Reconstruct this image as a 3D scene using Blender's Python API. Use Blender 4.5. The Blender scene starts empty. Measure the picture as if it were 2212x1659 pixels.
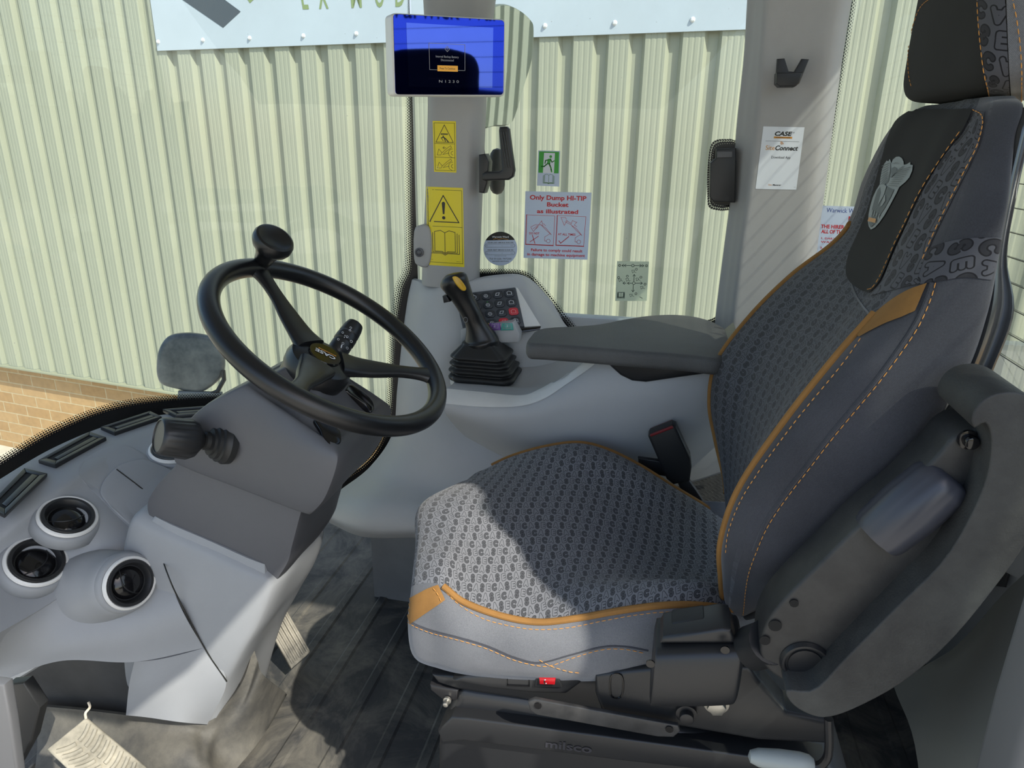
import bpy, bmesh, math, random
from mathutils import Vector, Matrix
from mathutils.bvhtree import BVHTree
random.seed(7)
V = Vector
# ---------------------------------------------------------------- camera, world, sun, exposure
FPX = 1500.0; CX, CY = 1106.0, 829.5
TH = math.radians(19.1); PH = math.radians(12.0); RO = math.asin(.0143)
CAM = V((0, 0, 1.12))
FW = V((-math.sin(PH)*math.cos(TH), math.cos(PH)*math.cos(TH), -math.sin(TH)))
RT0 = V((math.cos(PH), math.sin(PH), 0)); UP0 = RT0.cross(FW)
RT = RT0*math.cos(RO) + UP0*math.sin(RO); UP = UP0*math.cos(RO) - RT0*math.sin(RO)
cd = bpy.data.cameras.new('camera'); cam = bpy.data.objects.new('camera', cd)
bpy.context.scene.collection.objects.link(cam)
cam.matrix_world = Matrix.Translation(CAM) @ Matrix((RT, UP, -FW)).transposed().to_4x4()
cd.sensor_fit = 'HORIZONTAL'; cd.sensor_width = 36.0; cd.lens = 36.0*FPX/2212.0; cd.clip_start = .02; cd.clip_end = 400
sc = bpy.context.scene; sc.camera = cam
sc.view_settings.view_transform = 'Standard'; sc.view_settings.look = 'None'
sc.view_settings.gamma = 1.0; sc.view_settings.use_curve_mapping = False
sc.view_settings.exposure = 0.0
SUN_DIR = V((1.458, -1.198, 2.0)).normalized()      # towards the sun
w = bpy.data.worlds.new('sky'); sc.world = w; w.use_nodes = True
nt = w.node_tree; bg = nt.nodes['Background']
sk = nt.nodes.new('ShaderNodeTexSky'); sk.sky_type = 'NISHITA'; sk.sun_disc = False
sk.sun_elevation = math.asin(SUN_DIR.z); sk.sun_rotation = math.atan2(SUN_DIR.x, SUN_DIR.y)
sk.air_density = 1.0; sk.dust_density = 1.5; sk.ozone_density = 1.0
nt.links.new(sk.outputs[0], bg.inputs[0]); bg.inputs[1].default_value = 0.275
sl = bpy.data.lights.new('sun', 'SUN'); sl.energy = 6.3; sl.angle = math.radians(.53); sl.color = (1.0, .945, .84)
so = bpy.data.objects.new('sun', sl); sc.collection.objects.link(so)
so.rotation_euler = SUN_DIR.to_track_quat('Z', 'Y').to_euler(); so.location = (6, -5, 8)

def ray(px, py): return FW + RT*((px-CX)/FPX) - UP*((py-CY)/FPX)
def PY(px, py, y): d = ray(px, py); return CAM + d*((y-CAM.y)/d.y)
def PZ(px, py, z): d = ray(px, py); return CAM + d*((z-CAM.z)/d.z)
def PX(px, py, x): d = ray(px, py); return CAM + d*((x-CAM.x)/d.x)
def plane(p, n):
    p = V(p); n = V(n).normalized()
    def h(px, py):
        d = ray(px, py); return CAM + d*((p-CAM).dot(n)/d.dot(n)), (n if d.dot(n) < 0 else -n)
    return h
# ---------------------------------------------------------------- node helper
class N:
    """tiny expression builder over shader math nodes"""
    nt = None
    def __init__(s, v): s.v = v
    @staticmethod
    def m(op, *a):
        n = N.nt.nodes.new('ShaderNodeMath'); n.operation = op
        for i, x in enumerate(a):
            x = x.v if isinstance(x, N) else x
            if isinstance(x, (int, float)): n.inputs[i].default_value = x
            else: N.nt.links.new(x, n.inputs[i])
        return N(n.outputs[0])
    def __add__(s, o): return N.m('ADD', s, o)
    __radd__ = __add__
    def __sub__(s, o): return N.m('SUBTRACT', s, o)
    def __rsub__(s, o): return N.m('SUBTRACT', o, s)
    def __mul__(s, o): return N.m('MULTIPLY', s, o)
    __rmul__ = __mul__
    def __truediv__(s, o): return N.m('DIVIDE', s, o)
    def abs(s): return N.m('ABSOLUTE', s)
    def floor(s): return N.m('FLOOR', s)
    def fract(s): return N.m('FRACT', s)
    def sqrt(s): return N.m('SQRT', s)
    def lt(s, o): return N.m('LESS_THAN', s, o)
    def gt(s, o): return N.m('GREATER_THAN', s, o)
    def min(s, o): return N.m('MINIMUM', s, o)
    def max(s, o): return N.m('MAXIMUM', s, o)
    def clamp(s): return N.m('MINIMUM', N.m('MAXIMUM', s, 0.0), 1.0)
    def modulo(s, o): return N.m('FLOORED_MODULO', s, o)
def sel(c, a, b): return b + (a-b)*c if isinstance(b, N) or isinstance(a, N) else c*(a-b)+b
def length(x, y): return (x*x+y*y).sqrt()
def srgb(*c):
    return tuple((x/12.92 if x <= .04045 else ((x+.055)/1.055)**2.4) for x in [k/255 for k in c]) + (1,)
MATS = {}
def mat(name, col, rough=.5, metal=0, spec=.5, bump=0, bscale=400, vary=0, vscale=3, dust=0, emis=None, coat=0, sheen=0):
    if name in MATS: return MATS[name]
    m = bpy.data.materials.new(name); m.use_nodes = True; t = m.node_tree; b = t.nodes['Principled BSDF']
    if len(col) == 3: col = tuple(col)+(1,)
    b.inputs['Base Color'].default_value = col; b.inputs['Roughness'].default_value = rough
    b.inputs['Metallic'].default_value = metal; b.inputs['Specular IOR Level'].default_value = spec
    if coat: b.inputs['Coat Weight'].default_value = coat
    if sheen: b.inputs['Sheen Weight'].default_value = sheen
    if emis: b.inputs['Emission Color'].default_value = tuple(emis[:3])+(1,); b.inputs['Emission Strength'].default_value = emis[3]
    tc = t.nodes.new('ShaderNodeTexCoord')
    if bump:
        n = t.nodes.new('ShaderNodeTexNoise'); n.inputs['Scale'].default_value = bscale; n.inputs['Detail'].default_value = 2
        t.links.new(tc.outputs['Object'], n.inputs['Vector'])
        bp = t.nodes.new('ShaderNodeBump'); bp.inputs['Strength'].default_value = bump; bp.inputs['Distance'].default_value = .001
        t.links.new(n.outputs[0], bp.inputs['Height']); t.links.new(bp.outputs[0], b.inputs['Normal'])
    if vary or dust:
        n = t.nodes.new('ShaderNodeTexNoise'); n.inputs['Scale'].default_value = vscale; n.inputs['Detail'].default_value = 6; n.inputs['Roughness'].default_value = .65
        t.links.new(tc.outputs['Object'], n.inputs['Vector'])
        r = t.nodes.new('ShaderNodeValToRGB'); r.color_ramp.elements[0].position = .35; r.color_ramp.elements[1].position = .7
        k = 1-vary; dc = dust if isinstance(dust, tuple) else None
        r.color_ramp.elements[0].color = (col[0]*k, col[1]*k, col[2]*k, 1)
        r.color_ramp.elements[1].color = (tuple(dc)+(1,)) if dc else (min(1, col[0]*(1+vary)), min(1, col[1]*(1+vary)), min(1, col[2]*(1+vary)), 1)
        t.links.new(n.outputs[0], r.inputs[0]); t.links.new(r.outputs[0], b.inputs['Base Color'])
    MATS[name] = m; return m
def uvxy(t):
    u = t.nodes.new('ShaderNodeUVMap'); s = t.nodes.new('ShaderNodeSeparateXYZ'); t.links.new(u.outputs[0], s.inputs[0])
    return N(s.outputs[0]), N(s.outputs[1])
def mixcol(t, fac, a, b):
    x = t.nodes.new('ShaderNodeMix'); x.data_type = 'RGBA'
    f = fac.v if isinstance(fac, N) else fac
    if isinstance(f, (int, float)): x.inputs[0].default_value = f
    else: t.links.new(f, x.inputs[0])
    for i, c in ((6, a), (7, b)):
        if isinstance(c, tuple): x.inputs[i].default_value = c if len(c) == 4 else c+(1,)
        else: t.links.new(c, x.inputs[i])
    return x.outputs[2]
def letter_fabric(name, base, line, cell=.0165, ay_=1.5, swap=False):
    """woven jacquard cloth: rows of C A S E letters, alternately outlined and filled"""
    m = bpy.data.materials.new(name); m.use_nodes = True; t = m.node_tree; N.nt = t; b = t.nodes['Principled BSDF']
    b.inputs['Roughness'].default_value = .9; b.inputs['Specular IOR Level'].default_value = .2; b.inputs['Sheen Weight'].default_value = .1
    u, v = uvxy(t)
    a = .30; u2 = u/ay_; u2, v_ = (v, u2) if swap else (u2, v); x = (v_*math.cos(a)+u2*math.sin(a))/(cell*.86); y = (u2*math.cos(a)-v_*math.sin(a))/(cell*1.06)
    row = y.floor(); x = x + row*.5; colm = x.floor()
    px = x.fract()-.5; py = y.fract()-.5
    k = (colm+row*1.0).modulo(4.0)
    jig = ((row*1.7+colm*2.3)*3.1); ang = N.m('SINE', jig)*.22
    c, s = N.m('COSINE', ang), N.m('SINE', ang)
    px, py = px*c-py*s, px*s+py*c
    px = px*.66; py = py*.74
    # C
    L = length(px, py); ring = (L-.2).abs(); gap = px.gt(py.abs()*1.0)
    cap = length(px-.141, py.abs()-.141); dC = sel(gap, cap, ring)
    # S (point symmetric)
    sg = py.lt(0.0); sx = sel(sg, px*-1.0, px); sy = py.abs()
    rg = (length(sx, sy-.12)-.12).abs(); inn = sx.gt(0.0)*sy.lt(.12)
    e = length(sx-.12, sy-.14).min(length(sx, sy)); dS = sel(inn, e, rg)
    # E
    ay = py.abs(); dv = length(px+.13, (ay-.2).max(0.0)); hx = (px-.0).abs()-.13
    dh = length(hx.max(0.0), ay-.2); dm = length(hx.max(0.0), ay); dE = dv.min(dh).min(dm)
    # A
    ax = px.abs(); tt = ((ax*.17+(py-.23)*-.43)/(.17*.17+.43*.43)).clamp()
    d1 = length(ax-tt*.17, py-.23+tt*.43); d2 = length((ax-.1).max(0.0), py+.07); dA = d1.min(d2)
    d = sel(k.lt(.5), dC, sel(k.lt(1.5), dA, sel(k.lt(2.5), dS, dE)))
    outl = d.gt(.072)*d.lt(.118); fill = d.lt(.075)*((colm+row).modulo(2.0).lt(.5))
    weave = ((u*2600.0).fract().lt(.5)+(v*2600.0).fract().lt(.5)).modulo(2.0)
    f = (outl*.95+fill*(weave*.25+.6)).clamp()
    n = t.nodes.new('ShaderNodeTexNoise'); n.inputs['Scale'].default_value = 1500
    base2 = mixcol(t, N(n.outputs[0]), tuple(q*.85 for q in base[:3]), tuple(q*1.15 for q in base[:3]))
    t.links.new(mixcol(t, f, base2, line), b.inputs['Base Color'])
    bp = t.nodes.new('ShaderNodeBump'); bp.inputs['Strength'].default_value = .25; bp.inputs['Distance'].default_value = .0006
    t.links.new((f*-1.0).v, bp.inputs['Height']); t.links.new(bp.outputs[0], b.inputs['Normal'])
    MATS[name] = m; return m
def twill(name, base, hi, per=.0014):
    m = bpy.data.materials.new(name); m.use_nodes = True; t = m.node_tree; N.nt = t; b = t.nodes['Principled BSDF']
    b.inputs['Roughness'].default_value = .8; b.inputs['Specular IOR Level'].default_value = .3; b.inputs['Sheen Weight'].default_value = .4; b.inputs['Sheen Roughness'].default_value = .35
    u, v = uvxy(t); s = N.m('SINE', (u+v*.8)*(6.283/per))*.5+.5
    n = t.nodes.new('ShaderNodeTexNoise'); n.inputs['Scale'].default_value = 900; n.inputs['Detail'].default_value = 3
    tc = t.nodes.new('ShaderNodeTexCoord'); t.links.new(tc.outputs['Object'], n.inputs[0])
    n2 = t.nodes.new('ShaderNodeTexNoise'); n2.inputs['Scale'].default_value = 9; n2.inputs['Detail'].default_value = 4; t.links.new(tc.outputs['Object'], n2.inputs[0])
    f = (s*.45+N(n.outputs[0])*.5+(N(n2.outputs[0])-.5)*.7).clamp()
    t.links.new(mixcol(t, f, base, hi), b.inputs['Base Color'])
    bp = t.nodes.new('ShaderNodeBump'); bp.inputs['Strength'].default_value = .3; bp.inputs['Distance'].default_value = .0005
    t.links.new(s.v, bp.inputs['Height']); t.links.new(bp.outputs[0], b.inputs['Normal'])
    MATS[name] = m; return m
def glass(name, tint=(.86, .92, .87), refl=.07, dust=.06):
    m = bpy.data.materials.new(name); m.use_nodes = True; t = m.node_tree; t.nodes.clear(); N.nt = t
    o = t.nodes.new('ShaderNodeOutputMaterial'); tr = t.nodes.new('ShaderNodeBsdfTransparent'); tr.inputs[0].default_value = tint+(1,)
    gl = t.nodes.new('ShaderNodeBsdfGlossy'); gl.inputs['Roughness'].default_value = .02
    df = t.nodes.new('ShaderNodeBsdfDiffuse'); df.inputs[0].default_value = (.7, .7, .66, 1)
    lw = t.nodes.new('ShaderNodeLayerWeight'); lw.inputs[0].default_value = .25
    m1 = t.nodes.new('ShaderNodeMixShader'); f1 = N(lw.outputs['Fresnel'])*.6+refl*.3
    t.links.new(f1.v, m1.inputs[0]); t.links.new(tr.outputs[0], m1.inputs[1]); t.links.new(gl.outputs[0], m1.inputs[2])
    tc = t.nodes.new('ShaderNodeTexCoord'); n = t.nodes.new('ShaderNodeTexNoise'); n.inputs['Scale'].default_value = 4; n.inputs['Detail'].default_value = 8; n.inputs['Roughness'].default_value = .7
    t.links.new(tc.outputs['Object'], n.inputs[0])
    vo = t.nodes.new('ShaderNodeTexVoronoi'); vo.inputs['Scale'].default_value = 38; t.links.new(tc.outputs['Object'], vo.inputs['Vector'])
    sp = N(vo.outputs['Distance']).lt(.045)*.5
    f2 = (((N(n.outputs[0])-.42)*2.2).clamp()*dust*2.0+sp*.5+dust*.25).clamp()
    m2 = t.nodes.new('ShaderNodeMixShader'); t.links.new(f2.v, m2.inputs[0]); t.links.new(m1.outputs[0], m2.inputs[1]); t.links.new(df.outputs[0], m2.inputs[2])
    t.links.new(m2.outputs[0], o.inputs[0]); MATS[name] = m; return m
def frit_mat():
    """black ceramic edge print of a cab window: solid at v<0, dots fading for 0<v<1 (uv in dot pitches)"""
    m = bpy.data.materials.new('frit print'); m.use_nodes = True; t = m.node_tree; t.nodes.clear(); N.nt = t
    o = t.nodes.new('ShaderNodeOutputMaterial'); tr = t.nodes.new('ShaderNodeBsdfTransparent')
    b = t.nodes.new('ShaderNodeBsdfPrincipled'); b.inputs['Base Color'].default_value = (.006, .006, .007, 1); b.inputs['Roughness'].default_value = .35
    u, v = uvxy(t); row = v.floor(); fx = (u+row*.5).fract()-.5; fy = v.fract()-.5
    r = .60-v*.085; d = length(fx, fy)
    f = d.lt(r).max(v.lt(0.0))
    mx = t.nodes.new('ShaderNodeMixShader'); t.links.new(f.v, mx.inputs[0]); t.links.new(tr.outputs[0], mx.inputs[1]); t.links.new(b.outputs[0], mx.inputs[2])
    t.links.new(mx.outputs[0], o.inputs[0]); MATS['frit'] = m; return m
# ---------------------------------------------------------------- geometry helpers
def cr(p, n, closed=False):
    """Catmull-Rom through points, n samples"""
    p = [V(q) for q in p]; k = len(p)
    if k == 1: return [p[0].copy() for _ in range(n)]
    out = []; segs = k if closed else k-1
    for i in range(n):
        t = i*segs/(n if closed else n-1); j = min(int(t), segs-1); f = t-j
        if closed: a, b, c, d = p[(j-1) % k], p[j % k], p[(j+1) % k], p[(j+2) % k]
        else: b, c = p[j], p[j+1]; a = p[j-1] if j else b*2-c; d = p[j+2] if j+2 < k else c*2-b
        out.append(.5*((2*b)+(c-a)*f+(2*a-5*b+4*c-d)*f*f+(3*b-a-3*c+d)*f*f*f))
    return out
def bez(p, n): return cr(p, n)
class MB:
    def __init__(s): s.v = []; s.f = []; s.uv = []; s.mi = []
    def add(s, v, f, uv=None, mi=0):
        o = len(s.v); s.v += [V(q) for q in v]; s.f += [tuple(i+o for i in q) for q in f]
        s.uv += (uv if uv else [(q[0]+q[1], q[2]+q[1]*.3) for q in v]); s.mi += [mi]*len(f)
        return s
    def grid(s, g, cu=False, cv=False, flip=False, mi=0, caps=False, us=1, vs=1):
        n = len(g); m = len(g[0]); v = [q for r in g for q in r]; f = []
        # arc-length uv
        mid = g[n//2]; U = [0]
        for j in range(1, m): U.append(U[-1]+(V(mid[j])-V(mid[j-1])).length)
        W = [0]
        for i in range(1, n): W.append(W[-1]+(V(g[i][m//2])-V(g[i-1][m//2])).length)
        uv = [(U[j]*us, W[i]*vs) for i in range(n) for j in range(m)]
        for i in range(n if cv else n-1):
            for j in range(m if cu else m-1):
                a = i*m+j; b = i*m+(j+1) % m; c = ((i+1) % n)*m+(j+1) % m; d = ((i+1) % n)*m+j
                f.append((a, d, c, b) if flip else (a, b, c, d))
        if caps:
            f.append(tuple(range(m-1, -1, -1)) if not flip else tuple(range(m)))
            f.append(tuple((n-1)*m+j for j in range(m)) if not flip else tuple((n-1)*m+j for j in range(m-1, -1, -1)))
        return s.add(v, f, uv, mi)
    def tube(s, path, r, seg=12, caps=True, flat=1.0, closed=False, up=None):
        path = [V(q) for q in path]; n = len(path); g = []
        prev = None
        for i, p in enumerate(path):
            if closed: t = (path[(i+1) % n]-path[i-1]).normalized()
            else: t = (path[min(i+1, n-1)]-path[max(i-1, 0)]).normalized()
            if prev is None:
                a = V(up) if up else (V((0, 0, 1)) if abs(t.z) < .9 else V((1, 0, 0)))
                nrm = (a-t*a.dot(t)).normalized()
            else: nrm = (prev-t*prev.dot(t)).normalized()
            prev = nrm; bi = t.cross(nrm); rr = r[i] if isinstance(r, (list, tuple)) else r
            g.append([p+nrm*(math.cos(2*math.pi*k/seg)*rr*flat)+bi*(math.sin(2*math.pi*k/seg)*rr) for k in range(seg)])
        return s.grid(g, cu=True, cv=closed, caps=caps and not closed)
    def box(s, c, size, rot=None, bev=0, seg=2):
        bm = bmesh.new(); bmesh.ops.create_cube(bm, size=1); bmesh.ops.scale(bm, vec=size, verts=bm.verts)
        if bev: bmesh.ops.bevel(bm, geom=bm.edges[:], offset=bev, segments=seg, profile=.5, affect='EDGES')
        M = Matrix.Translation(V(c)) @ (rot.to_4x4() if rot else Matrix.Identity(4)); bm.transform(M); s.bm(bm); return s
    def bm(s, bm):
        bm.verts.index_update(); s.add([v.co.copy() for v in bm.verts], [tuple(v.index for v in f.verts) for f in bm.faces]); bm.free()
    def prism(s, pts, vec, bev=0, seg=3, bevside=None):
        """polygon (3d points) extruded along vec, edges rounded"""
        bm = bmesh.new(); vs = [bm.verts.new(p) for p in pts]; f = bm.faces.new(vs)
        r = bmesh.ops.extrude_face_region(bm, geom=[f]); nv = [e for e in r['geom'] if isinstance(e, bmesh.types.BMVert)]
        bmesh.ops.translate(bm, vec=V(vec), verts=nv); bmesh.ops.recalc_face_normals(bm, faces=bm.faces[:])
        if bev:
            vv = V(vec).normalized()
            ed = [e for e in bm.edges if abs((e.verts[0].co-e.verts[1].co).normalized().dot(vv)) < .9]
            bmesh.ops.bevel(bm, geom=ed, offset=bev, segments=seg, profile=.5, affect='EDGES', clamp_overlap=True)
        s.bm(bm); return s
    def lathe(s, prof, o, ax, seg=32, ref=None):
        o = V(o); ax = V(ax).normalized(); a = V(ref) if ref else (V((0, 0, 1)) if abs(ax.z) < .9 else V((1, 0, 0)))
        a = (a-ax*a.dot(ax)).normalized(); b = ax.cross(a)
        g = [[o+ax*h+a*(math.cos(2*math.pi*k/seg)*r)+b*(math.sin(2*math.pi*k/seg)*r) for k in range(seg)] for r, h in prof]
        return s.grid(g, cu=True, caps=True)
    def loft(s, secs, nu=32, nv=24, closed=True, caps=True, lin=False, flip=False, mi=0):
        ss = [cr(q, nu, closed) for q in secs]
        cols = [cr([q[j] for q in ss], nv) for j in range(nu)]
        g = [[cols[j][i] for j in range(nu)] for i in range(nv)]
        s.grid(g, cu=closed, caps=caps and closed, flip=flip, mi=mi); return g
    def skin(s, rows, nu=24, nv=24, thick=None, flip=False):
        """open smooth sheet through a control grid, given thickness along a vector"""
        ss = [cr(q, nu) for q in rows]; cols = [cr([q[j] for q in ss], nv) for j in range(nu)]
        g = [[cols[j][i] for j in range(nu)] for i in range(nv)]
        if thick is None: s.grid(g, flip=flip); return g
        tv = V(thick); o = len(s.v); n, m = nv, nu
        s.grid(g, flip=flip)
        s.grid([[q+tv for q in r] for r in g], flip=not flip)
        k = n*m
        def side(idx):
            for a, b in zip(idx, idx[1:]):
                s.f.append((o+a, o+b, o+b+k, o+a+k) if flip else (o+b, o+a, o+a+k, o+b+k)); s.mi.append(0)
        side([j for j in range(m)]); side([i*m+m-1 for i in range(n)]); side([(n-1)*m+j for j in range(m-1, -1, -1)]); side([i*m for i in range(n-1, -1, -1)])
        return g
    def build(s, name, mats, parent=None, smooth=True, ang=35, fix=True):
        me = bpy.data.meshes.new(name); me.from_pydata([tuple(q) for q in s.v], [], s.f)
        ul = me.uv_layers.new(name='UVMap')
        for l in me.loops: ul.data[l.index].uv = s.uv[l.vertex_index]
        for m in (mats if isinstance(mats, (list, tuple)) else [mats]): me.materials.append(m)
        for p, k in zip(me.polygons, s.mi): p.material_index = k
        if fix:
            bm = bmesh.new(); bm.from_mesh(me); bmesh.ops.recalc_face_normals(bm, faces=bm.faces[:]); bm.to_mesh(me); bm.free()
        me.validate()
        if smooth:
            me.shade_smooth(); me.set_sharp_from_angle(angle=math.radians(ang))
        o = bpy.data.objects.new(name, me); sc.collection.objects.link(o)
        if parent:
            o.parent = parent; o.matrix_parent_inverse = Matrix.Translation(-parent.location)
        return o
def bvh(*objs):
    vs = []; fs = []
    for o in objs:
        k = len(vs); vs += [v.co.copy() for v in o.data.vertices]; fs += [tuple(i+k for i in p.vertices) for p in o.data.polygons]
    tr = BVHTree.FromPolygons(vs, fs)
    def h(px, py):
        d = ray(px, py).normalized(); loc, n, i, dist = tr.ray_cast(CAM, d, 20)
        if loc is None:
            loc, n, i, dist = tr.find_nearest(CAM+d*1.2)
            for _ in range(6): loc, n, i, dist = tr.find_nearest(CAM+d*((loc-CAM).dot(d)))
        if n.dot(d) > 0: n = -n
        return loc, n
    return h
def thing(name, label, cat, loc, group=None):
    o = bpy.data.objects.new(name, None); o.location = V(loc); o.empty_display_size = .05; sc.collection.objects.link(o)
    o['label'] = label; o['category'] = cat
    if group: o['group'] = group
    return o
def tag(o, label, cat, group=None):
    o['label'] = label; o['category'] = cat
    if group: o['group'] = group
    return o
def struct(o, label=None):
    o['kind'] = 'structure'
    if label: o['label'] = label
    return o
def poly_px(pts, y): return [PY(a, b, y) for a, b in pts]
def smooth_px(pts, n, closed=True):
    q = cr([V((a, b, 0)) for a, b in pts], n, closed); return [(p.x, p.y) for p in q]
def drape(hit, pts, off=.001, n=60, smooth=True):
    q = smooth_px(pts, n, False) if smooth else pts; out = []
    for a, b in q:
        l, nn = hit(a, b); out.append(l+nn*off)
    return out
def stitches(mb, path, ln=.005, gap=.0025, r=.00055):
    L = [0]
    for a, b in zip(path, path[1:]): L.append(L[-1]+(b-a).length)
    def at(s):
        for i in range(1, len(L)):
            if L[i] >= s:
                f = (s-L[i-1])/max(1e-9, L[i]-L[i-1]); return path[i-1].lerp(path[i], f)
        return path[-1]
    s = 0
    while s+ln < L[-1]:
        a, m, b = at(s), at(s+ln/2), at(s+ln); mb.tube([a, m, b], [r*.6, r, r*.6], seg=5); s += ln+gap
# ---------------------------------------------------------------- flat prints (stickers, screens, labels)
def homog(q):
    (x0, y0), (x1, y1), (x2, y2), (x3, y3) = q   # TL TR BR BL
    dx1, dx2, sx = x1-x2, x3-x2, x0-x1+x2-x3; dy1, dy2, sy = y1-y2, y3-y2, y0-y1+y2-y3
    den = dx1*dy2-dx2*dy1; g = (sx*dy2-dx2*sy)/den; h = (dx1*sy-sx*dy1)/den
    a, b, c = x1-x0+g*x1, x3-x0+h*x3, x0; d, e, f = y1-y0+g*y1, y3-y0+h*y3, y0
    def F(u, v): w_ = g*u+h*v+1; return (a*u+b*v+c)/w_, (d*u+e*v+f)/w_
    return F
def text_mesh(body, bold=0, font_size=1.0, shear=0):
    cu = bpy.data.curves.new('t', 'FONT'); cu.body = body; cu.size = font_size; cu.offset = bold; cu.shear = shear; cu.resolution_u = 3; cu.fill_mode = 'FRONT'
    ob = bpy.data.objects.new('t', cu); sc.collection.objects.link(ob); bpy.context.view_layer.update()
    dg = bpy.context.evaluated_depsgraph_get(); me = bpy.data.meshes.new_from_object(ob.evaluated_get(dg))
    vs = [v.co.copy() for v in me.vertices]; fs = [tuple(p.vertices) for p in me.polygons]
    bpy.data.objects.remove(ob); bpy.data.curves.remove(cu); bpy.data.meshes.remove(me)
    return vs, fs
class Decal:
    """quad given by its four corners; content in W x H units, y down; mapped on to a surface"""
    def __init__(s, quad, W, H, hit, off=.0004, step=.00025):
        s.F = homog(quad); s.W, s.H, s.hit, s.off, s.step = W, H, hit, off, step; s.layers = {}; s.k = 0
    def P(s, x, y, lay=0):
        px, py = s.F(x/s.W, y/s.H); l, n = s.hit(px, py); return l+n*(s.off+lay*s.step)
    def L(s, name): return s.layers.setdefault(name, MB())
    def rect(s, name, x0, y0, x1, y1, lay=1, nx=1, ny=1):
        g = [[s.P(x0+(x1-x0)*j/nx, y0+(y1-y0)*i/ny, lay) for j in range(nx+1)] for i in range(ny+1)]; s.L(name).grid(g)
    def poly(s, name, pts, lay=1): s.L(name).add([s.P(x, y, lay) for x, y in pts], [tuple(range(len(pts)))])
    def line(s, name, pts, w=1.0, lay=1, closed=False):
        if closed: pts = list(pts)+[pts[0]]
        out = [pts[0]]; mx = max(s.W, s.H)/14 if s.W > 1 else 1e9
        for a, b in zip(pts, pts[1:]):
            k = max(1, math.ceil(math.hypot(b[0]-a[0], b[1]-a[1])/mx)); out += [(a[0]+(b[0]-a[0])*i/k, a[1]+(b[1]-a[1])*i/k) for i in range(1, k+1)]
        pts = out
        for (x0, y0), (x1, y1) in zip(pts, pts[1:]):
            d = math.hypot(x1-x0, y1-y0) or 1; nx, ny = -(y1-y0)/d*w/2, (x1-x0)/d*w/2; ex, ey = (x1-x0)/d*w/2*.9, (y1-y0)/d*w/2*.9
            s.poly(name, [(x0+nx-ex, y0+ny-ey), (x1+nx+ex, y1+ny+ey), (x1-nx+ex, y1-ny+ey), (x0-nx-ex, y0-ny-ey)], lay)
    def circ(s, name, x, y, r, w=0, lay=1, n=20, a0=0, a1=360):
        P_ = [(x+r*math.cos(math.radians(a0+(a1-a0)*i/n)), y+r*math.sin(math.radians(a0+(a1-a0)*i/n))) for i in range(n+1)]
        if w: s.line(name, P_, w, lay)
        else: s.poly(name, P_[:-1] if a1-a0 >= 360 else P_, lay)
    def text(s, name, body, x, y, h, width=None, align='c', bold=.01, lay=1, shear=0):
        vs, fs = text_mesh(body, bold, 1.0, shear)
        if not vs: return
        x0 = min(v.x for v in vs); x1 = max(v.x for v in vs); sy = h/.72; sx = sy
        if width: sx = width/(x1-x0)
        ox = x-(x0+x1)/2*sx if align == 'c' else (x-x0*sx if align == 'l' else x-x1*sx)
        s.L(name).add([s.P(ox+v.x*sx, y-v.y*sy, lay) for v in vs], fs)
    def build(s, mats, parent):
        for k, mb in s.layers.items():
            nm, mt = mats[k]; mb.build(nm, mt, parent, smooth=False, fix=False)
# ---------------------------------------------------------------- materials
GREY = mat('grey cab plastic', srgb(174, 176, 178), .5, bump=.12, bscale=900, vary=.04, vscale=5)
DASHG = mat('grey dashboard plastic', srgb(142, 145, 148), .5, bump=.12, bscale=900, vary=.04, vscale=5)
LGREY = mat('pale grey pillar trim', srgb(158, 158, 158), .5, bump=.12, bscale=900, vary=.05, vscale=4)
DGREY = mat('dark grey column plastic', srgb(84, 85, 89), .45, bump=.12, bscale=900, vary=.05, vscale=6)
BLACK = mat('black plastic', srgb(34, 35, 37), .38, bump=.1, bscale=1200)
GLOSSB = mat('gloss black plastic', srgb(18, 18, 20), .12)
SATIN = mat('satin black wheel skin', srgb(22, 23, 25), .3, bump=.15, bscale=1500)
RUBBER = mat('black rubber', srgb(30, 31, 32), .5, bump=.1, bscale=500)
DUSTY = mat('dusty black plastic', srgb(29, 30, 32), .5, bump=.15, bscale=700, dust=(.048, .048, .046), vscale=9)
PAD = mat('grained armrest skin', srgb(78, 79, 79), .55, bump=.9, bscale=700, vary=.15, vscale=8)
PADW = mat('worn folded armrest skin', srgb(34, 35, 37), .6, bump=.4, bscale=500, dust=(.06, .063, .06), vscale=7)
SILVER = mat('silver painted plastic', srgb(216, 216, 213), .42, metal=.05, vary=.05, vscale=12)
CHROME = mat('satin metal', srgb(190, 192, 195), .25, metal=1)
STEEL = mat('zinc bolt', srgb(180, 178, 170), .35, metal=.9, vary=.15, vscale=60)
BLKSTEEL = mat('black painted steel', srgb(32, 32, 34), .4, vary=.2, vscale=20)
SHELL = mat('black seat shell', srgb(46, 47, 49), .3, bump=.05, bscale=900)
ORANGE = mat('orange piping cloth', srgb(136, 97, 46), .8, bump=.3, bscale=1500, vary=.1, vscale=30)
THREAD = mat('orange thread', srgb(200, 140, 70), .8)
HEADF = mat('black headrest cloth', srgb(30, 29, 28), .9, bump=.3, bscale=2500, vary=.1, vscale=20)
YELLOW = mat('yellow warning vinyl', srgb(226, 206, 34), .35)
PRINTK = mat('black print', srgb(28, 28, 24), .4)
WHITEV = mat('white vinyl', srgb(214, 220, 228), .4)
PALEV = mat('pale blue white vinyl', srgb(188, 202, 224), .45)
REDP = mat('red print', srgb(190, 30, 40), .5)
BLUEP = mat('blue print', srgb(60, 80, 150), .5)
ORP = mat('orange print', srgb(205, 140, 40), .5)
GREYP = mat('grey print', srgb(120, 120, 124), .5)
GREENP = mat('green print', srgb(60, 160, 60), .5)
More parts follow.
